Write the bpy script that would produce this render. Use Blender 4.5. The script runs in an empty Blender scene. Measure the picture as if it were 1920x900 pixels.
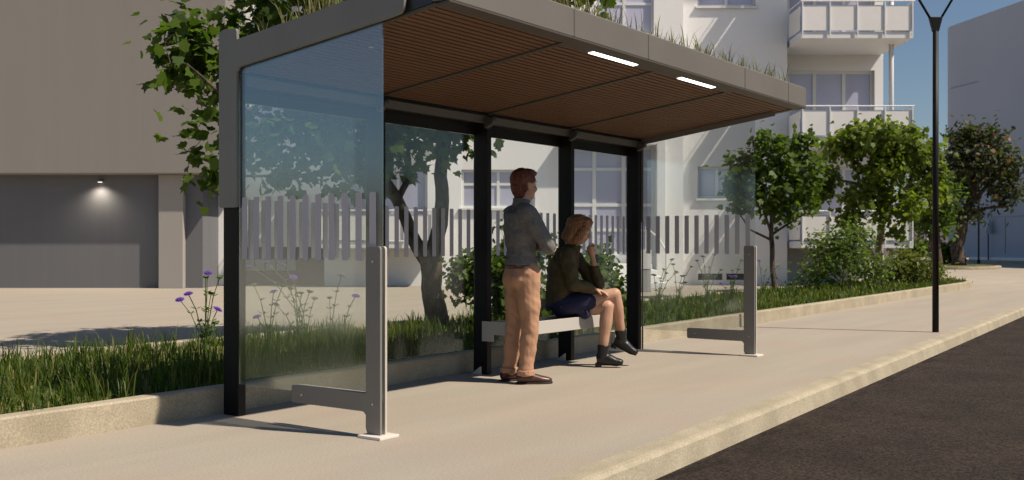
import bpy, math, random
import numpy as np
from mathutils import Vector, Matrix, noise
R = math.radians
random.seed(7); rng = np.random.default_rng(7)
scn = bpy.context.scene
COL = scn.collection

# ---------------------------------------------------------------- camera, light, exposure
CAMH = 1.16
HEAD = R(35.87)
FW = Vector((math.cos(HEAD), math.sin(HEAD), 0)); RT = Vector((math.sin(HEAD), -math.cos(HEAD), 0))
cam = bpy.data.cameras.new('camera'); camo = bpy.data.objects.new('camera', cam); COL.objects.link(camo)
cam.sensor_width = 36; cam.lens = 36 * 1940 / 1920
cam.shift_y = 9.4 / 1920; cam.clip_start = .05; cam.clip_end = 3000
camo.location = (0, 0, CAMH); camo.rotation_euler = (R(90), 0, HEAD - R(90))
cam.dof.use_dof = True; cam.dof.focus_distance = 8.6; cam.dof.aperture_fstop = 4.0
scn.camera = camo

SUN = Vector((.19, -.712, 1)).normalized()
sl = bpy.data.lights.new('sun', 'SUN'); sl.energy = 5.0; sl.angle = R(.8); sl.color = (1, .89, .75)
so = bpy.data.objects.new('sun', sl); COL.objects.link(so)
so.rotation_euler = SUN.to_track_quat('Z', 'Y').to_euler(); so.location = (0, -10, 20)
w = bpy.data.worlds.new('World'); scn.world = w; w.use_nodes = True
nt = w.node_tree; bg = nt.nodes['Background']; sky = nt.nodes.new('ShaderNodeTexSky')
sky.sky_type = 'NISHITA'; sky.sun_disc = False
sky.sun_elevation = math.asin(SUN.z); sky.sun_rotation = math.atan2(SUN.x, SUN.y)
sky.air_density = 1.0; sky.dust_density = .6; sky.ozone_density = 2.8
nt.links.new(sky.outputs[0], bg.inputs[0]); bg.inputs[1].default_value = .066
scn.view_settings.view_transform = 'Standard'; scn.view_settings.look = 'None'
scn.view_settings.exposure = .15; scn.view_settings.gamma = 1
scn.render.engine = 'CYCLES'
try:
    scn.cycles.use_denoising = True
    scn.cycles.transparent_max_bounces = 24; scn.cycles.max_bounces = 10; scn.cycles.diffuse_bounces = 1
    scn.cycles.sample_clamp_indirect = 4; scn.cycles.caustics_reflective = False; scn.cycles.caustics_refractive = False
except Exception: pass

# ---------------------------------------------------------------- helpers
def px(x, d): return (x - 960) / 1940 * d
def pz(y, d): return CAMH + (459.4 - y) / 1940 * d
def at(x, y, d):                      # a point seen at this place of the photograph, d metres ahead
    p = FW * d + RT * px(x, d); return Vector((p.x, p.y, pz(y, d)))

def mesh_obj(name, me, mat=None, parent=None):
    o = bpy.data.objects.new(name, me); COL.objects.link(o)
    if mat: me.materials.append(mat)
    if parent: o.parent = parent
    return o
def tag(o, label=None, cat=None, group=None, kind=None):
    if label: o['label'] = label
    if cat: o['category'] = cat
    if group: o['group'] = group
    if kind: o['kind'] = kind
    return o
def empty(name, loc=(0, 0, 0), rz=0, label=None, cat=None, group=None):
    o = bpy.data.objects.new(name, None); COL.objects.link(o); o.location = loc; o.rotation_euler = (0, 0, rz)
    o.empty_display_size = .1
    return tag(o, label, cat, group)

class MB:
    def __init__(s): s.v = []; s.f = []
    def add(s, vs, fs):
        n = len(s.v); s.v += [tuple(v) for v in vs]; s.f += [tuple(i + n for i in f) for f in fs]; return s
    def box(s, x0, x1, y0, y1, z0, z1):
        x0, x1 = sorted((x0, x1)); y0, y1 = sorted((y0, y1)); z0, z1 = sorted((z0, z1))
        return s.add([(x0,y0,z0),(x1,y0,z0),(x1,y1,z0),(x0,y1,z0),(x0,y0,z1),(x1,y0,z1),(x1,y1,z1),(x0,y1,z1)],
                     [(3,2,1,0),(4,5,6,7),(0,1,5,4),(1,2,6,5),(2,3,7,6),(3,0,4,7)])
    def prism(s, pts, ax, a0, a1):     # pts 2-D outline, extruded along axis ax
        n = len(pts)
        def mk(p, a): return {'x': (a, p[0], p[1]), 'y': (p[0], a, p[1]), 'z': (p[0], p[1], a)}[ax]
        vs = [mk(p, a0) for p in pts] + [mk(p, a1) for p in pts]
        fs = [tuple(range(n)), tuple(range(2*n-1, n-1, -1))] + [(i, i+n, (i+1) % n + n, (i+1) % n) for i in range(n)]
        return s.add(vs, fs)
    def tube(s, pts, rad, seg=8, hint=None, ell=None, cap=True):
        pts = [Vector(p) for p in pts]; n = len(pts)
        if not hasattr(rad, '__len__'): rad = [rad] * n
        h = Vector(hint) if hint else None
        vs = []; prev = None
        for i in range(n):
            t = (pts[min(i+1, n-1)] - pts[max(i-1, 0)]);
            if t.length < 1e-9: t = Vector((0, 0, 1))
            t.normalize()
            if h is not None: a = h - t * h.dot(t)
            elif prev is not None: a = prev - t * prev.dot(t)
            else: a = t.orthogonal()
            if a.length < 1e-6: a = t.orthogonal()
            a.normalize(); prev = a; b = t.cross(a)
            ra = rad[i]; rb = rad[i] * (ell[i] if ell else 1)
            for k in range(seg):
                c = 2 * math.pi * k / seg; vs.append(pts[i] + a * ra * math.cos(c) + b * rb * math.sin(c))
        fs = []
        for i in range(n - 1):
            for k in range(seg):
                k2 = (k + 1) % seg; fs.append((i*seg+k, i*seg+k2, (i+1)*seg+k2, (i+1)*seg+k))
        if cap: fs.append(tuple(range(seg-1, -1, -1))); fs.append(tuple((n-1)*seg + k for k in range(seg)))
        return s.add(vs, fs)
    def ball(s, c, r, seg=16, rings=10, rot=None):
        if not hasattr(r, '__len__'): r = (r, r, r)
        c = Vector(c); vs = []; fs = []
        M = Matrix.Rotation(rot[1], 3, rot[0]) if rot else Matrix.Identity(3)
        for i in range(rings + 1):
            th = math.pi * i / rings
            for k in range(seg):
                ph = 2 * math.pi * k / seg
                vs.append(c + M @ Vector((r[0]*math.sin(th)*math.cos(ph), r[1]*math.sin(th)*math.sin(ph), r[2]*math.cos(th))))
        for i in range(rings):
            for k in range(seg):
                k2 = (k+1) % seg; fs.append((i*seg+k, (i+1)*seg+k, (i+1)*seg+k2, i*seg+k2))
        return s.add(vs, fs)
    def build(s, name, mat, parent=None, bevel=0, smooth=False, seg=2):
        me = bpy.data.meshes.new(name); me.from_pydata(s.v, [], s.f); me.validate(); me.update()
        if smooth: me.shade_smooth()
        o = mesh_obj(name, me, mat, parent)
        if bevel:
            b = o.modifiers.new('bevel', 'BEVEL'); b.width = bevel; b.segments = seg; b.limit_method = 'ANGLE'; b.angle_limit = R(40)
        return o

def rounded(pts, r, seg=5):            # rounds the corners of a 2-D outline; r number or per-point list
    out = []; n = len(pts)
    for i in range(n):
        p = Vector(pts[i]); a = Vector(pts[i-1]) - p; b = Vector(pts[(i+1) % n]) - p
        rr = r[i] if hasattr(r, '__len__') else r
        if rr <= 0: out.append(tuple(p)); continue
        rr = min(rr, a.length*.45, b.length*.45); A = p + a.normalized()*rr; B = p + b.normalized()*rr
        for k in range(seg + 1):
            t = k / seg; q = A*(1-t)**2 + p*2*t*(1-t) + B*t*t; out.append(tuple(q))
    return out

def npmesh(name, V, F, mat, parent=None, smooth=False):   # V (n,3), F (m,k) constant polygon size
    V = np.asarray(V, np.float32); F = np.asarray(F, np.int32); m, k = F.shape
    me = bpy.data.meshes.new(name); me.vertices.add(len(V)); me.vertices.foreach_set('co', V.ravel())
    me.loops.add(m*k); me.loops.foreach_set('vertex_index', F.ravel())
    me.polygons.add(m); me.polygons.foreach_set('loop_start', np.arange(0, m*k, k, dtype=np.int32))
    try: me.polygons.foreach_set('loop_total', np.full(m, k, np.int32))
    except Exception: pass
    me.update(calc_edges=True)
    if smooth: me.shade_smooth()
    return mesh_obj(name, me, mat, parent)

# ---------------------------------------------------------------- materials
def mat(name, col, rough=.7, metal=0, spec=.5):
    m = bpy.data.materials.new(name); m.use_nodes = True; b = m.node_tree.nodes['Principled BSDF']
    b.inputs['Base Color'].default_value = (*col, 1); b.inputs['Roughness'].default_value = rough
    b.inputs['Metallic'].default_value = metal; b.inputs['Specular IOR Level'].default_value = spec
    return m
def nodes(m): return m.node_tree.nodes, m.node_tree.links, m.node_tree.nodes['Principled BSDF']
def noisy(name, c1, c2, scale=5, rough=.8, detail=6, bump=0, bscale=None, stretch=(1,1,1), lo=.35, hi=.65, fine=0, fscale=300, coord='Object', spec=.4, bdist=.01):
    m = mat(name, c1, rough, spec=spec); N, L, b = nodes(m)
    tc = N.new('ShaderNodeTexCoord'); mp = N.new('ShaderNodeMapping'); mp.inputs['Scale'].default_value = stretch
    L.new(tc.outputs[coord], mp.inputs[0])
    n = N.new('ShaderNodeTexNoise'); n.inputs['Scale'].default_value = scale; n.inputs['Detail'].default_value = detail
    L.new(mp.outputs[0], n.inputs['Vector'])
    r = N.new('ShaderNodeValToRGB'); r.color_ramp.elements[0].position = lo; r.color_ramp.elements[1].position = hi
    r.color_ramp.elements[0].color = (*c1, 1); r.color_ramp.elements[1].color = (*c2, 1)
    L.new(n.outputs[0], r.inputs[0]); out = r.outputs[0]
    if fine:
        n2 = N.new('ShaderNodeTexNoise'); n2.inputs['Scale'].default_value = fscale; n2.inputs['Detail'].default_value = 3
        L.new(tc.outputs[coord], n2.inputs['Vector'])
        mr = N.new('ShaderNodeMapRange'); mr.inputs[1].default_value = .3; mr.inputs[2].default_value = .7
        mr.inputs[3].default_value = 1 - fine; mr.inputs[4].default_value = 1 + fine; L.new(n2.outputs[0], mr.inputs[0])
        mx = N.new('ShaderNodeVectorMath'); mx.operation = 'SCALE'; L.new(out, mx.inputs[0]); L.new(mr.outputs[0], mx.inputs['Scale']); out = mx.outputs[0]
    L.new(out, b.inputs['Base Color'])
    if bump:
        n3 = N.new('ShaderNodeTexNoise'); n3.inputs['Scale'].default_value = bscale or scale*8; n3.inputs['Detail'].default_value = 5
        L.new(mp.outputs[0] if bscale is None else tc.outputs[coord], n3.inputs['Vector'])
        bp = N.new('ShaderNodeBump'); bp.inputs['Strength'].default_value = bump; bp.inputs['Distance'].default_value = bdist
        L.new(n3.outputs[0], bp.inputs['Height']); L.new(bp.outputs[0], b.inputs['Normal'])
    return m

def paving_mat():
    m = noisy('paving', (.345,.298,.240), (.380,.328,.264), scale=1.3, stretch=(.25,1.6,1), rough=.85, fine=.13, fscale=75, bump=.35, bscale=90, bdist=.003)
    N, L, b = nodes(m)
    # faint pinkish patches and large worn areas
    tc = N.new('ShaderNodeTexCoord'); n = N.new('ShaderNodeTexNoise'); n.inputs['Scale'].default_value = .9; n.inputs['Detail'].default_value = 8
    L.new(tc.outputs['Object'], n.inputs['Vector'])
    src = b.inputs['Base Color'].links[0].from_socket
    mx = N.new('ShaderNodeMix'); mx.data_type = 'RGBA'; mx.blend_type = 'MULTIPLY'
    r = N.new('ShaderNodeValToRGB'); r.color_ramp.elements[0].position = .38; r.color_ramp.elements[1].position = .62
    r.color_ramp.elements[0].color = (1, .972, .965, 1); r.color_ramp.elements[1].color = (.97, 1, 1, 1)
    L.new(n.outputs[0], r.inputs[0]); mx.inputs[0].default_value = 1
    L.new(src, mx.inputs[6]); L.new(r.outputs[0], mx.inputs[7]); L.new(mx.outputs[2], b.inputs['Base Color'])
    return m
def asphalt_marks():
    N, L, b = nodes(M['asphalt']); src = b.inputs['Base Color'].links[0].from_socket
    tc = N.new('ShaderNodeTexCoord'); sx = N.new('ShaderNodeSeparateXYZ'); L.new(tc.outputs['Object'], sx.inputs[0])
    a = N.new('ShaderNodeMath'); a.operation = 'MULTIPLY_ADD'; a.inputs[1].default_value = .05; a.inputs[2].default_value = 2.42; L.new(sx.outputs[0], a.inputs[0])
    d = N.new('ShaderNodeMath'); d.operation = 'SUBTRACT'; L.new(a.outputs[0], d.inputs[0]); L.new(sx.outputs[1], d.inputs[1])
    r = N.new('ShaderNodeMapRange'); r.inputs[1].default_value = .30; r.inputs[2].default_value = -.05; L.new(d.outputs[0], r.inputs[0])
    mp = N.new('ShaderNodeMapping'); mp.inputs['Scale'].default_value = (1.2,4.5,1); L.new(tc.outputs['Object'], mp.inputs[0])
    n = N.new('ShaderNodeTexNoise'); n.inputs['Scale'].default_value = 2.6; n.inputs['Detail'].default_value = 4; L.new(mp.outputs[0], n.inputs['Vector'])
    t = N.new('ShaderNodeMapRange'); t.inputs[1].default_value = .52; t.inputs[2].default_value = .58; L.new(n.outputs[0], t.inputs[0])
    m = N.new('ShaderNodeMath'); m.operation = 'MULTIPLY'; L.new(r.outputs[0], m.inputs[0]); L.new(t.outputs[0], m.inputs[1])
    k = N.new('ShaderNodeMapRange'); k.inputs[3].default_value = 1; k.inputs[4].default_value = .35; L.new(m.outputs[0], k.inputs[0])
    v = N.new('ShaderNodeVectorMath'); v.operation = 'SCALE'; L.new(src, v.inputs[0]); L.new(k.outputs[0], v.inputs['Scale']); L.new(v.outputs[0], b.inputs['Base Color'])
M = {}
M['paving'] = paving_mat()
M['kerb'] = noisy('kerb_concrete', (.33,.285,.20), (.43,.37,.27), scale=3, rough=.85, fine=.22, fscale=90, bump=.4, bscale=120, bdist=.003)
M['asphalt'] = noisy('asphalt', (.027,.0195,.015), (.038,.028,.0215), scale=2, rough=.9, fine=.75, fscale=55, bump=.9, bscale=70, bdist=.008, spec=.2)
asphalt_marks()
M['soil'] = noisy('planter_soil', (.05,.07,.014), (.19,.17,.06), scale=4, rough=1, fine=.3, fscale=60, bump=1, bscale=40, bdist=.02, lo=.42, hi=.6)
M['steel'] = noisy('grey_steel', (.195,.188,.172), (.215,.207,.19), scale=2, rough=.45, fine=.04, fscale=200, spec=.5)
M['steel_edge'] = mat('pale_steel', (.55,.50,.43), .5)
M['fascia'] = noisy('fascia_sheet', (.142,.130,.113), (.158,.146,.127), scale=1.5, rough=.55, fine=.04, fscale=120)
M['black'] = noisy('black_paint', (.007,.007,.007), (.011,.010,.009), scale=3, rough=.5, fine=.1, fscale=80, spec=.2)
M['rail'] = mat('dark_grey_rail', (.085,.080,.072), .45)
M['shadow_streak'] = mat('fascia_shadow', (.10,.094,.085), .6)
M['trim'] = mat('soffit_trim', (.075,.065,.055), .55)
M['dkblue'] = mat('roof_end_sheet', (.03,.033,.04), .35)
M['white_edge'] = mat('bench_steel', (.50,.47,.43), .5)
M['base_plate'] = mat('base_plate_steel', (.72,.66,.58), .5)
M['bench'] = noisy('bench_wood', (.07,.035,.02), (.10,.05,.03), scale=6, stretch=(.2,3,1), rough=.5)
M['bolt'] = mat('bolt_steel', (.6,.6,.6), .3, 1)
def wood_mat():
    m = noisy('slat_wood', (.125,.062,.034), (.20,.102,.058), scale=5, stretch=(.35,22,1), rough=.6, fine=.15, fscale=90, lo=.3, hi=.7)
    return m
M['wood'] = wood_mat()
def glass_mat(name, refl, tint):
    m = bpy.data.materials.new(name); m.use_nodes = True; N = m.node_tree.nodes; L = m.node_tree.links
    for n in list(N): N.remove(n)
    out = N.new('ShaderNodeOutputMaterial'); mix = N.new('ShaderNodeMixShader'); tr = N.new('ShaderNodeBsdfTransparent'); gl = N.new('ShaderNodeBsdfGlossy')
    tr.inputs[0].default_value = (*tint, 1); gl.inputs['Roughness'].default_value = .13; gl.inputs[0].default_value = (.86,.95,1,1)
    lw = N.new('ShaderNodeLayerWeight'); lw.inputs[0].default_value = .5
    p = N.new('ShaderNodeMath'); p.operation = 'POWER'; p.inputs[1].default_value = 4; L.new(lw.outputs['Facing'], p.inputs[0])
    q = N.new('ShaderNodeMath'); q.operation = 'MULTIPLY_ADD'; q.inputs[1].default_value = .7; q.inputs[2].default_value = refl
    L.new(p.outputs[0], q.inputs[0]); L.new(q.outputs[0], mix.inputs[0]); L.new(tr.outputs[0], mix.inputs[1]); L.new(gl.outputs[0], mix.inputs[2]); L.new(mix.outputs[0], out.inputs[0])
    return m
M['glass'] = glass_mat('shelter_glass', .165, (.95,.97,.96))
M['back_glass'] = glass_mat('back_glass', .035, (.95,.97,.96))
M['glass_edge'] = mat('glass_edge', (.25,.33,.33), .3)
M['stripe'] = mat('frosted_stripe', (.50,.49,.54), .6)
M['led'] = mat('led_strip', (1,1,1), .5)
_b = M['led'].node_tree.nodes['Principled BSDF']; _b.inputs['Emission Color'].default_value = (1,.95,.88,1); _b.inputs['Emission Strength'].default_value = 3
def leaf_mat(name, c1, c2, trans=.35, c3=None, p3=.93):
    m = bpy.data.materials.new(name); m.use_nodes = True; N = m.node_tree.nodes; L = m.node_tree.links
    b = N['Principled BSDF']; b.inputs['Roughness'].default_value = .5; b.inputs['Specular IOR Level'].default_value = .25
    g = N.new('ShaderNodeNewGeometry'); r = N.new('ShaderNodeValToRGB'); r.color_ramp.elements[0].color = (*c1,1); r.color_ramp.elements[1].color = (*c2,1)
    if c3: e = r.color_ramp.elements.new(p3); e.color = (*c2,1); r.color_ramp.elements[2].position = min(1, p3+.03); r.color_ramp.elements[2].color = (*c3,1)
    L.new(g.outputs['Random Per Island'], r.inputs[0]); L.new(r.outputs[0], b.inputs['Base Color'])
    t = N.new('ShaderNodeBsdfTranslucent'); sc = N.new('ShaderNodeVectorMath'); sc.operation = 'MULTIPLY'; sc.inputs[1].default_value = (1.7,1.9,.7)
    L.new(r.outputs[0], sc.inputs[0]); L.new(sc.outputs[0], t.inputs[0])
    mx = N.new('ShaderNodeMixShader'); mx.inputs[0].default_value = trans
    L.new(b.outputs[0], mx.inputs[1]); L.new(t.outputs[0], mx.inputs[2]); L.new(mx.outputs[0], N['Material Output'].inputs[0])
    return m
M['leaf1'] = leaf_mat('maple_leaf', (.040,.075,.012), (.095,.145,.022), trans=.45)
M['leaf2'] = leaf_mat('bright_leaf', (.050,.085,.014), (.105,.155,.026), trans=.42)
M['leaf5'] = leaf_mat('light_leaf', (.075,.115,.016), (.18,.215,.036), trans=.45)
M['leaf3'] = leaf_mat('olive_leaf', (.035,.048,.020), (.080,.090,.038), c3=(.24,.10,.04), p3=.945)
M['shrub'] = leaf_mat('shrub_leaf', (.055,.095,.022), (.13,.18,.040), trans=.45)
M['shrub2'] = leaf_mat('golden_shrub_leaf', (.08,.10,.02), (.16,.18,.04))
M['grass'] = leaf_mat('grass_blade', (.030,.060,.008), (.10,.14,.020), trans=.35, c3=(.24,.20,.07), p3=.90)
M['drygrass'] = leaf_mat('dry_grass_blade', (.12,.12,.05), (.26,.23,.13), trans=.3)
M['flower'] = leaf_mat('purple_petal', (.11,.05,.30), (.19,.09,.44), trans=.2)
M['stem'] = leaf_mat('flower_stem', (.09,.14,.03), (.13,.19,.05), trans=.2)
M['bark'] = noisy('bark', (.035,.025,.018), (.16,.12,.085), scale=14, stretch=(1,1,.25), rough=.95, bump=1, bscale=45, bdist=.02, lo=.35, hi=.7)
M['palebark'] = noisy('pale_bark', (.16,.12,.07), (.32,.25,.16), scale=8, stretch=(1,1,.3), rough=.9, bump=.6, bscale=40)
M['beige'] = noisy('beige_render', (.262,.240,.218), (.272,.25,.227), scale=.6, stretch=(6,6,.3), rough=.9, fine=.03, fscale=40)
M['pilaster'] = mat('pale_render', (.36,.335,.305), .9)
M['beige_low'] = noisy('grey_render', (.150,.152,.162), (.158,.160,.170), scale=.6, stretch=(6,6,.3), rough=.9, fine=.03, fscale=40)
M['white'] = noisy('white_render', (.95,.935,.92), (.97,.955,.94), scale=.5, rough=.9, fine=.02, fscale=30)
M['white2'] = mat('white_metal', (.85,.84,.83), .5)
M['panel'] = noisy('balcony_panel', (.86,.835,.80), (.90,.875,.84), scale=1.5, rough=.85, fine=.02, fscale=40)
M['frame'] = mat('window_frame', (.86,.85,.82), .5)
def pane_mat():
    m = noisy('curtained_pane', (.46,.46,.60), (.66,.65,.78), scale=.35, rough=.12, lo=.3, hi=.7, spec=.8); return m
M['pane'] = pane_mat()
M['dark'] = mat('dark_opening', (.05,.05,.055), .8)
M['door'] = mat('garage_door', (.30,.33,.37), .6)
M['greybld'] = noisy('grey_cladding', (.42,.46,.54), (.45,.49,.57), scale=.2, rough=.8)
M['seam'] = mat('cladding_seam', (.28,.31,.37), .8)
M['skin'] = noisy('skin', (.46,.26,.17), (.52,.305,.205), scale=12, rough=.5, fine=.04, fscale=80)
M['redhair'] = noisy('auburn_hair', (.07,.016,.008), (.17,.042,.018), scale=30, stretch=(3,3,.4), rough=.5, bump=.6, bscale=90, bdist=.01)
M['blond'] = noisy('copper_blonde_hair', (.13,.05,.018), (.34,.16,.06), scale=26, stretch=(4,4,.25), rough=.42, bump=.5, bscale=80, bdist=.01)
M['shirt'] = noisy('grey_knit', (.125,.122,.125), (.18,.172,.165), scale=70, stretch=(1,1,1), rough=.95, bump=.4, bscale=120, bdist=.004)
M['chino'] = noisy('tan_chinos', (.43,.238,.145), (.49,.278,.172), scale=9, rough=.9, fine=.06, fscale=160)
M['shoe'] = mat('brown_leather', (.085,.035,.025), .35)
M['sole'] = mat('dark_sole', (.03,.02,.018), .7)
M['boot'] = mat('black_leather', (.006,.006,.006), .4)
M['jacket'] = noisy('olive_jacket', (.052,.040,.014), (.085,.064,.024), scale=14, rough=.75, bump=.3, bscale=60, bdist=.006)
M['skirt'] = noisy('navy_skirt', (.012,.014,.045), (.02,.022,.065), scale=12, rough=.8)
M['lamp_on'] = mat('lit_lens', (1,1,1), .5)
_b = M['lamp_on'].node_tree.nodes['Principled BSDF']; _b.inputs['Emission Color'].default_value = (1,.9,.75,1); _b.inputs['Emission Strength'].default_value = 3
M['utility'] = mat('utility_grey', (.42,.43,.42), .6)
M['dull_brown'] = noisy('brown_mottle', (.05,.045,.03), (.12,.10,.07), scale=.05, rough=1)
M['far'] = noisy('far_wall', (.14,.12,.18), (.30,.22,.24), scale=.3, rough=.9)

# ---------------------------------------------------------------- ground, road, kerbs
def kerb_y(x): return 2.87 + .05 * (x - 5)        # back edge of the road kerb
def plant_y(x): return 5.80 + .018 * (x - 4)      # outer face of the planter kerb
def ground():
    X = [-900, -300, -60, -10, 0, 5, 10, 20, 32, 60, 120, 400, 1500]
    vs = []; fs = []
    for x in X: vs += [(x, kerb_y(x) if abs(x) <= 120 else kerb_y(120 if x > 0 else -60) + (x - (120 if x > 0 else -60))*.05, 0), (x, 1500, 0)]
    for i in range(len(X)-1): a = i*2; fs.append((a, a+2, a+3, a+1))
    o = MB().add(vs, fs).build('pavement', M['paving']); tag(o, kind='structure')
    vs = []; fs = []
    for x in X: y = 2.87 + .05*(x-5); vs += [(x, y-7.4, -.12), (x, y-.02, -.12)]
    for i in range(len(X)-1): a = i*2; fs.append((a, a+2, a+3, a+1))
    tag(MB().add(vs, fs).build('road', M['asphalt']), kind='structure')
    vs = []; fs = []
    for x in X: y = 2.87 + .05*(x-5); vs += [(x, -1500, 0), (x, y-7.4, 0)]
    for i in range(len(X)-1): a = i*2; fs.append((a, a+2, a+3, a+1))
    tag(MB().add(vs, fs).build('far_pavement', M['paving']), kind='structure')
    # kerb with rounded front edge; swept along the road line
    prof = [(-.005, -.2), (-.005, .006), (-.012, .014), (-.13, .012), (-.155, .006), (-.175, -.012), (-.20, -.14), (-.20, -.2)]
    m = MB(); d = Vector((1, .05, 0)).normalized(); nrm = Vector((-d.y, d.x, 0))
    for x0 in (-20, 130):
        pass
    P0 = Vector((-20, kerb_y(-20), 0)); P1 = Vector((130, kerb_y(130), 0)); n = len(prof)
    vs = [P0 + nrm*a + Vector((0,0,b)) for a, b in prof] + [P1 + nrm*a + Vector((0,0,b)) for a, b in prof]
    m.add(vs, [(i, i+n, i+1+n, i+1) for i in range(n-1)])
    tag(m.build('kerb', M['kerb'], smooth=False), kind='structure')
    vs = []; fs = []
    for i in range(60):                       # unseen backdrop, added to give the side glass a dark reflection
        a = R(60 + i*3.4); r = 420; h = 24 + 10*noise.noise(Vector((i*.35, 2, 0)))
        vs += [(r*math.cos(a), r*math.sin(a), -2), (r*math.cos(a)*1.15, r*math.sin(a)*1.15, h)]
    for i in range(59): a = i*2; fs.append((a, a+2, a+3, a+1))
    # only the arc behind the left edge of the view
    tag(MB().add(vs[36:], [tuple(j-36 for j in f) for f in fs[18:]]).build('reflected_backdrop', M['dull_brown']), kind='structure')
ground()

PB = 9.05                                        # back edge of the planter
def planter():
    T = .13; H = .18; x0, x1 = -6, 30.0
    outer = [(x0, plant_y(x0)), (x1-1.0, plant_y(x1-1))]
    cx, cy = x1 - .3, (plant_y(x1) + PB) / 2; ry = (PB - plant_y(x1)) / 2
    for k in range(1, 14):
        a = -math.pi/2 + math.pi*k/14; outer.append((x1 - 1.0 + 3.2*math.cos(a), cy + ry*math.sin(a)))
    outer += [(x1-1.0, PB), (x0, PB)]
    inner = []
    n = len(outer)
    for i, p in enumerate(outer):
        p = Vector(p); a = Vector(outer[max(i-1, 0)]); b = Vector(outer[min(i+1, n-1)]); t = (b-a).normalized(); inner.append(p + Vector((-t.y, t.x))*T)
    m = MB()
    prof = [(0, 0), (0, H-.012), (.012/T, H), (1-.012/T, H), (1, H-.012), (1, 0)]
    vs = []
    for i in range(n):
        o_, i_ = Vector(outer[i]), inner[i]
        for t, z in prof: q = o_.lerp(i_, t); vs.append((q.x, q.y, z))
    k = len(prof); fs = [(i*k+j, (i+1)*k+j, (i+1)*k+j+1, i*k+j+1) for i in range(n-1) for j in range(k-1)]
    m.add(vs, fs); tag(m.build('planter_kerb', M['kerb']), kind='structure')
    # soil surface with small undulation
    nx, ny = 150, 16; vs = []
    for i in range(nx+1):
        x = x0 + (x1 + 1.4 - x0)*i/nx
        ya = plant_y(x) + .11; yb = PB - .11
        if x > x1-1: s = math.sqrt(max(0, 1-((x-x1+1)/3.05)**2)); c = (ya+yb)/2; ya, yb = c + (ya-c)*s, c + (yb-c)*s
        for j in range(ny+1):
            y = ya + (yb-ya)*j/ny; vs.append((x, y, .125 + .03*noise.noise(Vector((x*1.7, y*1.7, 0)))))
    fs = [(i*(ny+1)+j, (i+1)*(ny+1)+j, (i+1)*(ny+1)+j+1, i*(ny+1)+j+1) for i in range(nx) for j in range(ny)]
    tag(MB().add(vs, fs).build('planter_soil', M['soil'], smooth=True), kind='structure')
planter()

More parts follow.
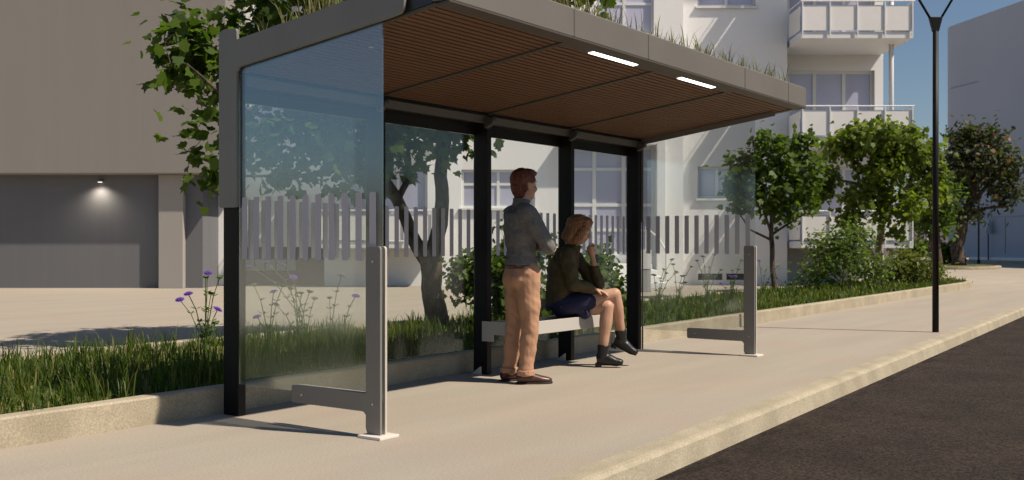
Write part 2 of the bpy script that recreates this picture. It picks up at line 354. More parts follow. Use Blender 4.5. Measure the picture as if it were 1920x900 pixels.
# ---------------------------------------------------------------- the bus shelter
X0, PITCH = 4.585, 1.39
XC = [X0 + PITCH*i for i in range(5)]; XL, XR = 4.60, 10.30
def rz(y): return 2.335 + .13*(5.6 - y)          # soffit plane
def shelter():
    root = empty('bus_shelter', (7.4, 5.6, 0), 0, 'grey steel and glass bus shelter with slatted wooden soffit and planted roof', 'bus shelter')
    off = Vector((-7.4, -5.6, 0))
    def put(m, name, mt, bevel=0, parent=root, smooth=False):
        o = m.build(name, mt, None, bevel, smooth); o.location = off if parent == root else (0,0,0); o.parent = parent; return o
    for i, x in enumerate(XC):
        put(MB().box(x, x+.065, 5.60, 5.755, 0, 2.29), 'post', M['black'], .004)
    # end frames: plate with a notch on top, an upright and a raking arm
    for k, xa in enumerate((4.558, 10.218)):
        pl = [(5.77,1.414),(5.77,2.615),(5.70,2.63),(5.587,2.62),(5.582,2.545),(4.08,2.72),(4.08,2.53),(4.277,2.503),(5.565,2.357),(5.587,2.33),(5.587,1.414)]
        m = MB().prism(rounded(pl, [.02,.03,.02,.02,0,.03,.06,0,.03,.0,.02]), 'x', xa, xa+.022)
        o = put(m, 'end_frame', M['steel'], .002)
        # the side pane and its frosted stripes
        g = MB().prism([(5.59,.22),(5.59,2.36),(4.277,2.51),(4.277,.22)], 'x', xa+.026, xa+.036)
        gl = put(g, 'side_pane', M['glass'])
        s = MB()
        for j in range(11):
            y = 5.555 - j*.1175; s.prism(rounded([(y,1.065),(y,1.481),(y-.052,1.481),(y-.052,1.065)], .012, 3), 'x', xa+.0225, xa+.0245)
        put(s, 'stripe_pattern', M['stripe'], parent=gl)
        # L-shaped foot bracket, two plates either side of the glass, on a base plate
        L_ = [(4.27,.006),(4.27,1.152),(4.39,1.152),(4.39,.262),(5.045,.262),(5.045,.150),(4.41,.150),(4.39,.13),(4.39,.05),(4.37,.006)]
        br = [.0,.022,.022,.01,.02,.02,.02,.0,.01,0]
        m = MB().prism(rounded(L_, br), 'x', xa, xa+.018)
        fb = put(m, 'foot_bracket', M['steel'], .002)
        m = MB().prism(rounded(L_, br), 'x', xa+.044, xa+.062); put(m, 'inner_plate', M['steel_edge'], .002, parent=fb)
        put(MB().box(xa-.06, xa+.11, 4.215, 4.40, 0, .018), 'base_plate', M['base_plate'], .003, parent=fb)
        for (yy, zz) in ((4.33,1.06),(4.33,.20),(4.95,.205)):
            b = MB()
            b.tube([(xa-.004,yy,zz),(xa+.002,yy,zz)], .007, 8); put(b, 'bolt', M['bolt'], parent=fb)
    # roof body: fascia, end sheets, top, back
    def q(x, y, dz): return (x, y, rz(y) + dz)
    roof = MB()
    roof.prism([(3.77, rz(3.77)), (3.77, rz(3.77)+.19), (3.82, rz(3.77)+.215), (3.90, rz(3.90)+.21), (3.90, rz(3.9)+.02)], 'x', XL+.002, XR+.06)
    ro = put(roof, 'fascia', M['fascia'], .003)
    m = MB()
    for xx in (5.93, 6.98, 8.80, 9.86): put(MB().box(xx, xx+.012, 3.7675, 3.7695, rz(3.77)+.004, rz(3.77)+.187), 'shadow_streak', M['shadow_streak'], parent=ro)  # thin dark strips standing in for shadow streaks on the fascia
    end = [(3.902, rz(3.902)+.012), (3.902, rz(3.902)+.19), (5.77, rz(5.77)+.19), (5.77, rz(5.77)+.012)]
    m.prism(end, 'x', 4.6025, 4.632); m.prism(end, 'x', XR+.02, XR+.05)
    m.prism([(5.74, rz(5.74)+.0),(5.74, rz(5.74)+.186),(5.80, rz(5.8)+.186),(5.80, rz(5.8)+.0)], 'x', 4.633, XR+.019)
    put(m, 'roof_edge', M['dkblue'], .002)
    m = MB(); m.prism([(5.601, rz(5.60)-.012),(5.601, rz(5.60)+.006),(5.739, rz(5.739)+.006),(5.739, rz(5.739)-.10)], 'x', 4.66, XR+.01); put(m, 'back_closure', M['black'])
    m = MB(); m.prism([(3.905, rz(3.905)+.10),(3.905, rz(3.905)+.165),(5.738, rz(5.738)+.165),(5.738, rz(5.738)+.10)], 'x', 4.634, XR+.018)
    put(m, 'roof_substrate', M['soil'])
    # soffit trim: front and end borders and the cross bars between bays
    m = MB()
    m.prism([(3.772, rz(3.772)-.001),(3.772, rz(3.772)-.012),(3.872, rz(3.872)-.012),(3.872, rz(3.872)-.001)], 'x', XL+.004, XR+.058)
    m.prism([(3.873, rz(3.873)-.006),(3.873, rz(3.873)+.008),(5.60, rz(5.60)+.008),(5.60, rz(5.60)-.006)], 'x', XL+.004, XL+.035)
    m.prism([(3.873, rz(3.873)-.006),(3.873, rz(3.873)+.008),(5.60, rz(5.60)+.008),(5.60, rz(5.60)-.006)], 'x', XR-.02, XR+.057)
    put(m, 'soffit_border', M['trim'])
    for i in (1, 2, 3):
        x = XC[i] - .01
        m = MB().prism([(3.876, rz(3.876)-.010),(3.876, rz(3.876)+.01),(5.60, rz(5.60)+.01),(5.60, rz(5.60)-.010)], 'x', x, x+.045)
        put(m, 'roof_beam', M['trim'], .002)
    for i in range(4):
        xa = (XL+.037) if i == 0 else XC[i]+.037; xb = XC[i+1]-.012 if i < 3 else XR-.022
        m = MB(); n = 32; y0 = 3.874; p = (5.60 - y0)/n
        lit = i in (1, 2)
        for j in range(n):
            ya = y0 + p*j; yb = ya + p*.76
            if lit and j < 1: continue
            m.prism([(ya, rz(ya)+.002),(ya, rz(ya)+.02),(yb, rz(yb)+.02),(yb, rz(yb)+.002)], 'x', xa, xb)
        so_ = put(m, 'slatted_soffit', M['wood'])
        b = MB().prism([(y0, rz(y0)+.024),(y0, rz(y0)+.03),(5.6, rz(5.6)+.03),(5.6, rz(5.6)+.024)], 'x', xa, xb)
        put(b, 'soffit_backing', M['black'], parent=so_)
    for i, (a, b_) in enumerate(((6.36, 7.02), (7.76, 8.42))):   # lamps in the front border
        m = MB(); 
        m.prism([(3.873, rz(3.873)-.009),(3.873, rz(3.873)+.0),(3.93, rz(3.93)+.0),(3.93, rz(3.93)-.009)], 'x', XC[i+1]+.037, XC[i+2]-.012)
        h = put(m, 'light_housing', M['trim'])
        m = MB().prism([(3.878, rz(3.878)-.013),(3.878, rz(3.878)-.0095),(3.922, rz(3.922)-.0095),(3.922, rz(3.922)-.013)], 'x', a, b_)
        put(m, 'light_strip', M['led'], parent=h)
    m = MB().tube([(4.93, 4.70, rz(4.70)-.006), (4.93, 4.70, rz(4.70)+.002)], .014, 12); put(m, 'ceiling_sensor', M['white2'])
    # back rail, lower channel, connectors, cantilever rail at the far end
    for i in range(4):
        xa, xb = XC[i]+.066, XC[i+1]-.001
        put(MB().prism(rounded([(5.585,2.31),(5.600,2.322),(5.65,2.322),(5.65,2.246),(5.60,2.246)], .008, 3), 'x', xa, xb), 'top_rail', M['rail'], .002)
        put(MB().box(xa, xb, 5.722, 5.754, 2.15, 2.27), 'glazing_channel', M['black'], .002)
        gb = put(MB().box(xa+.004, xb-.004, 5.735, 5.745, .225, 2.149), 'back_pane', M['back_glass'])
        s = MB(); n = 11
        for j in range(n):
            x = XC[i] + .078 + j*.1185; s.prism(rounded([(x,1.062),(x,1.478),(x+.050,1.478),(x+.050,1.062)], .012, 3), 'y', 5.7305, 5.7335)
        put(s, 'stripe_pattern', M['stripe'], parent=gb)
    for i in (1, 2, 3, 4):
        x = XC[i]
        m = MB().prism(rounded([(5.598, 2.31),(5.50, 2.285),(5.50, 2.24),(5.598, 2.195)], .015, 3), 'x', x-.05, x+.004)
        put(m, 'bracket', M['rail'], .003)
    m = MB().prism(rounded([(5.60, 2.33),(4.05, rz(4.05)-.004),(4.04, rz(4.04)-.05),(5.60, 2.275)], .015, 3), 'x', 10.195, 10.216); put(m, 'end_rail', M['steel'])
    put(MB().box(10.212, 10.2165, 5.578, 5.597, 0, 2.27), 'end_strip', M['steel'])
    # bench
    b = put(MB().box(7.375, 8.80, 5.245, 5.60, .448, .474), 'bench', M['bench'], .003)
    put(MB().box(7.36, 8.80, 5.222, 5.243, .362, .478), 'front_edge', M['white_edge'], .003, parent=b)
    m = MB().prism(rounded([(5.218,.478),(5.645,.478),(5.645,.300),(5.52,.300),(5.52,.362),(5.218,.362)], [.004,0,0,0,.0,.004]), 'x', 7.347, 7.3585)
    put(m, 'end_bracket', M['white_edge'], .001, parent=b)
    for i in (2, 3):
        m = MB().prism([(5.66,0),(5.66,.07),(5.76,.0)], 'x', XC[i]-.03, XC[i]-.004); put(m, 'anchor', M['base_plate'])
    return root
shelter()

# ---------------------------------------------------------------- people
def solid(m, name, mt, parent, voxel=.007, smooth=5, wrinkle=0, wscale=18, off=(0,0,0)):
    me = bpy.data.meshes.new('tmp'); me.from_pydata(m.v, [], m.f); me.update()
    o = bpy.data.objects.new('tmp', me); COL.objects.link(o)
    r = o.modifiers.new('r', 'REMESH'); r.mode = 'VOXEL'; r.voxel_size = voxel
    s = o.modifiers.new('s', 'SMOOTH'); s.iterations = smooth; s.factor = .5
    dg = bpy.context.evaluated_depsgraph_get(); ev = o.evaluated_get(dg); nm = bpy.data.meshes.new_from_object(ev)
    bpy.data.objects.remove(o); bpy.data.meshes.remove(me)
    if wrinkle:
        nv = len(nm.vertices); co = np.empty(nv*3, np.float32); no = np.empty(nv*3, np.float32)
        nm.vertices.foreach_get('co', co); nm.vertex_normals.foreach_get('vector', no); co = co.reshape(-1,3); no = no.reshape(-1,3)
        for i in range(nv):
            x, y, z = co[i].tolist(); a_ = x*.6 + z*.8; b_ = z*.75 - x*.5
            n_ = noise.noise(Vector((a_*wscale, y*wscale*.8, b_*wscale))) + .5*noise.noise(Vector((x*wscale*2.0, y*wscale*1.7, (z + x*.7)*wscale*2.2+4)))
            co[i] += no[i]*(n_*wrinkle)
        nm.vertices.foreach_set('co', co.ravel()); nm.update()
    nm.name = name; nm.shade_smooth(); nm.materials.clear()
    return mesh_obj(name, nm, mt, parent)
def interp(pts, rad, ell=None, n=5):
    P = []; Q = []; E = []
    for i in range(len(pts)-1):
        for k in range(n):
            t = k/n; t2 = t; a, b = Vector(pts[i]), Vector(pts[i+1]); P.append(a.lerp(b, t2)); s = t*t*(3-2*t); Q.append(rad[i]*(1-s)+rad[i+1]*s)
            if ell: E.append(ell[i]*(1-s)+ell[i+1]*s)
    P.append(Vector(pts[-1])); Q.append(rad[-1]);
    if ell: E.append(ell[-1])
    return P, Q, (E or None)
def limb(m, pts, rad, grow=0, ell=None, hint=None, caps=True):
    P, Q, E = interp(pts, rad, ell); Q = [q + grow for q in Q]
    m.tube(P, Q, 14, hint=hint, ell=E)
    if caps:
        for p, r in ((pts[0], rad[0]), (pts[-1], rad[-1])): m.ball(p, (r+grow)*.98, 14, 9)
        for p, r in zip(pts[1:-1], rad[1:-1]): m.ball(p, (r+grow)*1.0, 14, 9) if not ell else None
def head(m, c, fwd, scale=1.0, lean=0):
    """skull, jaw, nose, brow, lips, ears; c centre of skull, fwd unit vector in local xy"""
    f = Vector(fwd).normalized(); l = Vector((-f.y, f.x, 0)).normalized(); u = f.cross(l); s = scale
    def q(a, b, c_): return Vector(c) + f*a*s + l*b*s + u*c_*s
    ang = math.atan2(f.y, f.x); rot = ('Z', ang)
    m.ball(q(-.012,0,.035), (.096*s,.076*s,.092*s), 22, 14, rot)
    m.ball(q(.025,0,-.028), (.066*s,.060*s,.078*s), 20, 12, rot)      # face
    m.ball(q(.050,0,-.083), (.036*s,.034*s,.026*s), 14, 9, rot)       # chin
    m.tube([q(.085,0,.022), q(.101,0,-.005), q(.110,0,-.022), q(.094,0,-.034)], [.008*s,.011*s,.015*s,.012*s], 8)   # nose
    m.tube([q(.074,-.034,.034), q(.088,0,.030), q(.074,.034,.034)], .012*s, 8)    # brow
    m.tube([q(.078,-.022,-.053), q(.092,0,-.052), q(.078,.022,-.053)], .0075*s, 8); m.tube([q(.076,-.019,-.063), q(.089,0,-.064), q(.076,.019,-.063)], .0075*s, 8)
    for sd in (-1, 1): m.ball(q(-.008, sd*.074, -.005), (.019*s,.009*s,.031*s), 12, 8, rot); m.ball(q(.060, sd*.042, -.03), (.024*s,.022*s,.026*s), 12, 8, rot)
    return q
def eyes(parent, q, s, mt=None):
    for sd in (-1, 1):
        m = MB(); m.ball(q(.078, sd*.030, .010), .0105*s, 12, 8); m.build('eye', M['base_plate'], parent, smooth=True)
        b = MB(); b.tube([q(.083, sd*.046, .030), q(.090, sd*.030, .034), q(.092, sd*.014, .031)], [.002*s,.0035*s,.0035*s], 6); b.build('eyebrow', M['redhair'], parent)
def hand(m, w, d, palm_n, curl, side=1, s=1.0):
    """w wrist, d direction of the hand, palm_n normal of the palm (towards which the fingers curl)"""
    d = Vector(d).normalized(); n = Vector(palm_n); n = (n - d*n.dot(d)).normalized(); a = d.cross(n)*side; w = Vector(w)
    m.tube([w, w+d*.03*s, w+d*.06*s, w+d*.088*s], [.024*s,.034*s,.040*s,.037*s], 12, hint=a, ell=[.75,.5,.42,.38])
    for i, (o_, L) in enumerate(((-.030,.068),(-.010,.078),(.011,.073),(.030,.056))):
        p = w + d*.082*s + a*o_*s; dd = d.copy(); pts = [p - d*.02*s, p]
        for k in range(3):
            ang = curl*(.7 if k == 0 else 1); ax = d.cross(n); dd = (dd*math.cos(ang) + n*math.sin(ang)); pts.append(pts[-1] + dd.normalized()*L*s*(.45,.32,.25)[k])
            n2 = n; 
        m.tube(pts, [.0092*s,.0092*s,.0086*s,.008*s,.0068*s], 8); m.ball(pts[-1], .0072*s, 8, 6)
    p = w + d*.028*s - a*.026*s; t1 = p + (d*.6 - a*.55 + n*.3)*.042*s; t2 = t1 + (d*.8 - a*.1 + n*.45)*.034*s
    m.tube([w+d*.015*s-a*.01*s, p, t1, t2], [.016*s,.014*s,.011*s,.009*s], 8); m.ball(t2, .009*s, 8, 6)

def man():
    r = empty('person', (7.15, 5.04, 0), R(-31), 'person standing in the shelter, grey knit shirt and tan trousers, arms crossed', 'person')
    # local: x forward, y left (away from the camera), z up
    hipR, hipL = (-.010,-.085,.93), (-.03,.085,.93)
    kneR, kneL = (.005,-.10,.50), (-.040,.11,.50); ankR, ankL = (-.035,-.105,.085), (-.09,.12,.085)
    shR, shL = (-.045,-.18,1.43), (-.045,.18,1.43); elR, elL = (.115,-.235,1.14), (.15,.20,1.16)
    wrR, wrL = (.225,.06,1.20), (.22,-.07,1.15)
    def bodyshape(m, g, lo=.90):
        P = [(-.03,0,.90),(-.035,0,1.0),(-.03,0,1.12),(-.035,0,1.28),(-.045,0,1.40),(-.04,0,1.46)]; Q = [.155,.152,.150,.178,.185,.10]; E_ = [.76,.76,.76,.72,.64,.75]
        k = 0 if lo < .95 else 1
        limb(m, P[k:], Q[k:], g, ell=E_[k:], hint=(0,1,0), caps=False)
    m = MB(); bodyshape(m, -.02)
    limb(m, [(-.04,0,1.42), (-.03,0,1.50), (-.012,0,1.57)], [.068,.060,.060])
    for sh, el, wr in ((shR,elR,wrR),(shL,elL,wrL)): limb(m, [sh, el], [.050,.040]); limb(m, [el, wr], [.040,.027])
    for h, k, a in ((hipR,kneR,ankR),(hipL,kneL,ankL)): limb(m, [h, k], [.078,.055]); limb(m, [k, Vector(k).lerp(Vector(a),.35), a], [.055,.052,.036])
    hd = (math.cos(R(12)), math.sin(R(12)), -.02); S = 1.10
    q = head(m, (.0,0,1.662), hd, S)
    hand(m, wrR, (-.1,.9,.15), (-.9,0,0), .5, 1); hand(m, wrL, (-.1,-.9,-.1), (-.9,0,0), .5, -1)
    body = solid(m, 'body', M['skin'], r, .0055, 3)
    eyes(body, q, S)
    m = MB(); ro = ('Z', R(12))
    m.ball(q(-.024,0,.046), (.102*S,.084*S,.090*S), 22, 14, ro); m.ball(q(.022,0,.096), (.076*S,.064*S,.038*S), 18, 10, ro); m.ball(q(-.055,0,-.012), (.060*S,.068*S,.078*S), 18, 10, ro)
    m.ball(q(.072,0,.094), (.030*S,.048*S,.022*S), 14, 8, ro); m.ball(q(-.045,0,-.062), (.048*S,.056*S,.050*S), 14, 9, ro)
    for sd in (-1,1): m.ball(q(.012, sd*.060,.047), (.050*S,.022*S,.036*S), 12, 8, ro); m.ball(q(-.034, sd*.058,-.012), (.030*S,.020*S,.045*S), 12, 8, ro)
    solid(m, 'hair', M['redhair'], r, .006, 2, .005, 60)
    # shirt, tucked in above the belt
    m = MB(); bodyshape(m, .008, 1.0)
    m.tube([(-.03,0,.965),(-.03,0,1.0),(-.03,0,1.05)], [.158,.168,.160], 20, hint=(0,1,0), ell=[.78,.80,.78])
    limb(m, [(-.045,-.10,1.435), shR], [.078,.072]); limb(m, [(-.045,.10,1.435), shL], [.078,.072])
    for sh, el, wr in ((shR,elR,wrR),(shL,elL,wrL)):
        limb(m, [sh, Vector(sh).lerp(Vector(el),.5), el], [.074,.070,.060]); limb(m, [el, Vector(el).lerp(Vector(wr),.5), wr], [.060,.052,.040])
    m.ball((.02,-.05,1.30), (.10,.10,.13), 14, 9); m.ball((.02,.05,1.30), (.10,.10,.13), 14, 9)
    limb(m, [(-.036,0,1.455),(-.030,0,1.50)], [.082,.074], ell=[1,1], hint=(0,1,0), caps=False)
    sh_ = solid(m, 'shirt', M['shirt'], r, .007, 3, .011, 13)
    m = MB(); m.tube([(-.036,0,1.475),(-.028,0,1.52),(-.024,0,1.545)], [.078,.073,.076], 20, cap=False)
    c = m.build('collar', M['shirt'], sh_, smooth=True); s = c.modifiers.new('s','SOLIDIFY'); s.thickness = .008
    # trousers
    m = MB()
    limb(m, [(-.025,0,.82),(-.03,0,.90),(-.03,0,.985)], [.150,.172,.158], .004, ell=[.84,.84,.78], hint=(0,1,0), caps=False)
    m.ball((-.080,-.07,.875), (.090,.090,.090), 14, 9); m.ball((-.080,.07,.875), (.090,.090,.090), 14, 9)
    for h, k, a in ((hipR,kneR,ankR),(hipL,kneL,ankL)):
        h, k, a = Vector(h), Vector(k), Vector(a)
        limb(m, [h, h.lerp(k,.45), k, k.lerp(a,.45), k.lerp(a,.82), a+Vector((0,0,.02))], [.112,.102,.080,.074,.064,.068], .0)
    tr = solid(m, 'trousers', M['chino'], r, .008, 3, .010, 10)
    for i, a in enumerate((ankR, ankL)):
        m = MB(); limb(m, [(a[0],a[1],.072),(a[0],a[1],.118)], [.078,.078], ell=[1,1], hint=(0,1,0), caps=False); solid(m, 'cuff', M['chino'], tr, .006, 2, .004, 30)
    m = MB(); limb(m, [(-.03,0,.962),(-.03,0,.992)], [.166,.164], .006, ell=[.79,.79], hint=(0,1,0), caps=False); solid(m, 'belt', M['shoe'], tr, .006, 1)
    for a, ang in ((ankR, -14), (ankL, 6)):
        d = Vector((math.cos(R(ang)), math.sin(R(ang)), 0)); b = Vector((a[0], a[1], 0)); l = Vector((-d.y, d.x, 0))
        m = MB(); m.tube([b-d*.075+Vector((0,0,.045)), b-d*.02+Vector((0,0,.055)), b+d*.06+Vector((0,0,.050)), b+d*.13+Vector((0,0,.038)), b+d*.195+Vector((0,0,.030)), b+d*.222+Vector((0,0,.026))], [.034,.042,.044,.050,.038,.020], 14, hint=l, ell=[1.0,1.02,.95,.66,.66,.8])
        m.tube([b-d*.015+Vector((0,0,.05)), b-d*.02+Vector((0,0,.10))], [.042,.042], 12)
        s = solid(m, 'shoe', M['shoe'], r, .005, 2)
        m = MB(); m.tube([b-d*.082+Vector((0,0,.009)), b+d*.05+Vector((0,0,.009)), b+d*.13+Vector((0,0,.009)), b+d*.226+Vector((0,0,.012))], [.034,.040,.050,.026], 14, hint=l, ell=[.25,.22,.18,.35]); m.build('sole', M['sole'], s)
man()

def woman():
    r = empty('person', (8.32, 5.42, 0), R(-60), 'person seated on the bench with crossed legs, olive jacket, navy skirt and copper bob', 'person')
    hipR, hipL = (.0,-.085,.575), (.0,.085,.565)
    kneR, kneL = (.500,.0,.690), (.43,-.045,.575); ankR, ankL = (.565,.085,.265), (.385,-.06,.125)
    shR, shL = (.055,-.165,1.07), (.09,.155,1.07); elR, elL = (.11,-.215,.79), (.335,.09,.775); wrR, wrL = (.30,-.11,.745), (.285,.010,1.06)
    def torso(m, g, lo=0):
        P = [(.0,0,.56),(-.02,0,.66),(-.025,0,.78),(.0,0,.92),(.045,0,1.045),(.085,0,1.11)]
        limb(m, P, [.165,.158,.150,.165,.165,.080], g, ell=[.82,.82,.84,.82,.72,.85], hint=(0,1,0), caps=False)
    m = MB(); torso(m, -.025)
    limb(m, [(.07,0,1.05),(.095,0,1.13),(.135,0,1.22)], [.055,.050,.052])
    for a, b, c in ((shR,elR,wrR),(shL,elL,wrL)): limb(m, [a, b], [.044,.036]); limb(m, [b, c], [.038,.025])
    for h, k, a in ((hipR,kneR,ankR),(hipL,kneL,ankL)):
        h, k, a = Vector(h), Vector(k), Vector(a)
        limb(m, [h, h.lerp(k,.5), k], [.098,.084,.062]); limb(m, [k, k.lerp(a,.3), k.lerp(a,.65), a], [.060,.063,.050,.038])
    hd = (math.cos(R(-2)), math.sin(R(-2)), -.36); S = 1.08
    q = head(m, (.160,0,1.300), hd, S)
    hand(m, wrR, (.95,.05,-.28), (-.1,0,-1), .30, 1, 1.0)
    # far hand closed under the chin
    w = Vector(wrL); m.tube([w, w+Vector((-.005,-.004,.035)), w+Vector((-.02,-.01,.085))], [.034,.046,.044], 12, hint=(0,1,0), ell=[.85,.85,.85])
    for k in range(4):
        b = w + Vector((.024, -.030+.018*k, .082 - .004*k)); m.tube([b+Vector((-.025,0,-.02)), b+Vector((.004,0,.010)), b+Vector((-.018,0,.030)), b+Vector((-.046,0,.020)), b+Vector((-.046,0,.002))], [.011,.0115,.011,.0105,.009], 8)
    m.tube([w+Vector((0,-.03,.03)), w+Vector((-.005,-.046,.055)), w+Vector((-.025,-.040,.085))], [.013,.012,.010], 8)
    body = solid(m, 'body', M['skin'], r, .0055, 3); eyes(body, q, S)
    m = MB(); ro = ('Z', R(-2))
    m.ball(q(-.025,0,.045), (.112*S,.094*S,.096*S), 22, 14, ro); m.ball(q(.020,0,.080), (.080*S,.078*S,.056*S), 18, 10, ro)
    m.tube([q(-.035,0,.03), q(-.052,0,-.05), q(-.062,0,-.100), q(-.066,0,-.128)], [.094*S,.102*S,.104*S,.094*S], 20, hint=(0,1,0), ell=[.85,.75,.72,.7])
    for sd in (-1, 1): m.tube([q(.022, sd*.060, .08), q(.034, sd*.080, .01), q(.022, sd*.086, -.06), q(.004, sd*.082, -.125)], [.036*S,.036*S,.040*S,.036*S], 12, hint=(1,0,0), ell=[.6,.6,.6,.6])
    c0 = q(-.060,0,-.02)
    m.tube([c0, c0+Vector((-.008,0,-.06)), c0+Vector((-.012,0,-.135))], [.098,.104,.098], 20, hint=(0,1,0), ell=[.62,.60,.56])
    solid(m, 'hair', M['blond'], r, .006, 2, .006, 34)
    m = MB(); torso(m, .012)
    limb(m, [(.05,-.08,1.06), shR], [.078,.072]); limb(m, [(.05,.08,1.06), shL], [.078,.072])
    for a, b, c in ((shR,elR,wrR),(shL,elL,wrL)):
        a, b, c = Vector(a), Vector(b), Vector(c); e = b.lerp(c, .86 if c.z < .9 else .52)
        limb(m, [a, a.lerp(b,.5), b], [.074,.072,.066]); limb(m, [b, b.lerp(e,.5), e], [.066,.058,.046])
    limb(m, [(.085,0,1.07),(.10,0,1.115)], [.084,.072], ell=[1,1], hint=(0,1,0), caps=False)
    ja = solid(m, 'jacket', M['jacket'], r, .007, 3, .014, 11)
    m = MB(); m.tube([(.088,0,1.10),(.112,0,1.175)], [.080,.072], 18, cap=False); c = m.build('collar', M['jacket'], ja, smooth=True); s = c.modifiers.new('s','SOLIDIFY'); s.thickness = .012
    m = MB(); limb(m, [(.0,0,.575),(-.01,0,.64)], [.180,.170], .006, ell=[.88,.86], hint=(0,1,0), caps=False)
    for h, k in ((hipR,kneR),(hipL,kneL)): h, k = Vector(h), Vector(k); limb(m, [h, h.lerp(k,.28), h.lerp(k,.52)], [.108,.108,.096])
    m.tube([(.02,0,.545),(.14,0,.57),(.24,-.01,.60)], [.135,.135,.11], 16, hint=(0,1,0), ell=[.62,.62,.6])
    m.tube([(.14,-.07,.57),(.225,-.08,.50),(.245,-.08,.47)], [.06,.05,.03], 12)
    solid(m, 'skirt', M['skirt'], r, .008, 3, .007, 12)
    for (a, k, d) in ((ankR, kneR, Vector((.88,.02,-.38))), (ankL, kneL, Vector((1,-.05,-.02)))):
        a = Vector(a); k = Vector(k); d.normalize(); sh = (k-a).normalized(); l = Vector((0,0,1)).cross(d).normalized(); u = d.cross(l)
        if u.z < 0: u = -u
        heel = a - u*.075 - d*.01; m = MB()
        m.tube([heel-d*.045+u*.030, heel+d*.01+u*.034, heel+d*.075+u*.022, heel+d*.135+u*.008, heel+d*.185+u*.004, heel+d*.205], [.040,.048,.050,.048,.040,.024], 14, hint=l, ell=[1.15,1.2,1.1,.85,.78,.85])
        m.tube([a-u*.05-d*.01, a-u*.01, a+sh*.03, a+sh*.085], [.056,.053,.053,.059], 14); m.ball(a-u*.03+d*.03, (.050,.045,.045), 12, 8)
        b = solid(m, 'ankle_boot', M['boot'], r, .005, 2)
        m = MB(); m.tube([heel-d*.045-u*.012, heel+d*.06-u*.020, heel+d*.14-u*.026, heel+d*.20-u*.016], [.032,.036,.040,.024], 12, hint=l, ell=[.3,.26,.24,.4]); m.tube([heel-d*.028-u*.010, heel-d*.028-u*.045], [.032,.030], 12); m.build('heel_and_sole', M['sole'], b)
woman()

# ---------------------------------------------------------------- foliage tools
def leaf_shape(kind):
    if kind == 'maple':
        p = [(0,0),(.30,-.02),(.48,.22),(.36,.42),(.42,.66),(.16,.68),(0,1.0),(-.16,.68),(-.42,.66),(-.36,.42),(-.48,.22),(-.30,-.02)]
    elif kind == 'oval':
        p = [(0,0),(.22,.25),(.24,.6),(0,1),(-.24,.6),(-.22,.25)]
    else:
        p = [(0,0),(.12,.35),(.09,.75),(0,1),(-.09,.75),(-.12,.35)]
    return np.array(p, float)
def leaves_mesh(name, pts, dirs, size, kind, mt, parent=None, sv=.3, droop=.0, bend=.25):
    """one leaf per point; dirs: preferred outward direction; leaves face a mix of up and outward"""
    pts = np.asarray(pts); n = len(pts); sh = leaf_shape(kind); k = len(sh)
    nrm = rng.normal(size=(n,3))*.55 + dirs*.45 + np.array([0,0,.55]); nrm /= np.linalg.norm(nrm, axis=1)[:,None]
    ax = rng.normal(size=(n,3)) + dirs*.8 + np.array([0,0,-droop]); ax -= nrm*(ax*nrm).sum(1)[:,None]; ax /= np.linalg.norm(ax, axis=1)[:,None]
    bx = np.cross(ax, nrm); s = size*(1 + sv*rng.uniform(-1,1,n))
    loc = sh[None]*s[:,None,None]
    fold = np.abs(sh[:,0])[None]*s[:,None]*bend; curl = -(sh[:,1]**2)[None]*s[:,None]*bend*.7
    V = pts[:,None] + loc[...,0:1]*bx[:,None] + loc[...,1:2]*ax[:,None] + (fold+curl)[...,None]*nrm[:,None]
    F = np.arange(n*k).reshape(n, k)
    return npmesh(name, V.reshape(-1,3), F, mt, parent)
def crown_points(blobs, n, shell=.55):
    """points spread in a set of ellipsoids, denser towards their surface"""
    vol = np.array([b[1][0]*b[1][1]*b[1][2] for b in blobs])**.75; vol /= vol.sum(); out = []; dr = []
    idx = rng.choice(len(blobs), n, p=vol)
    for i in idx:
        c, r = blobs[i]; d = rng.normal(size=3); d /= np.linalg.norm(d); rad = shell + (1-shell)*rng.random()**.6
        if rng.random() < .3: rad *= rng.random()**.5
        out.append(np.array(c) + d*np.array(r)*rad); dr.append(d)
    return np.array(out), np.array(dr)
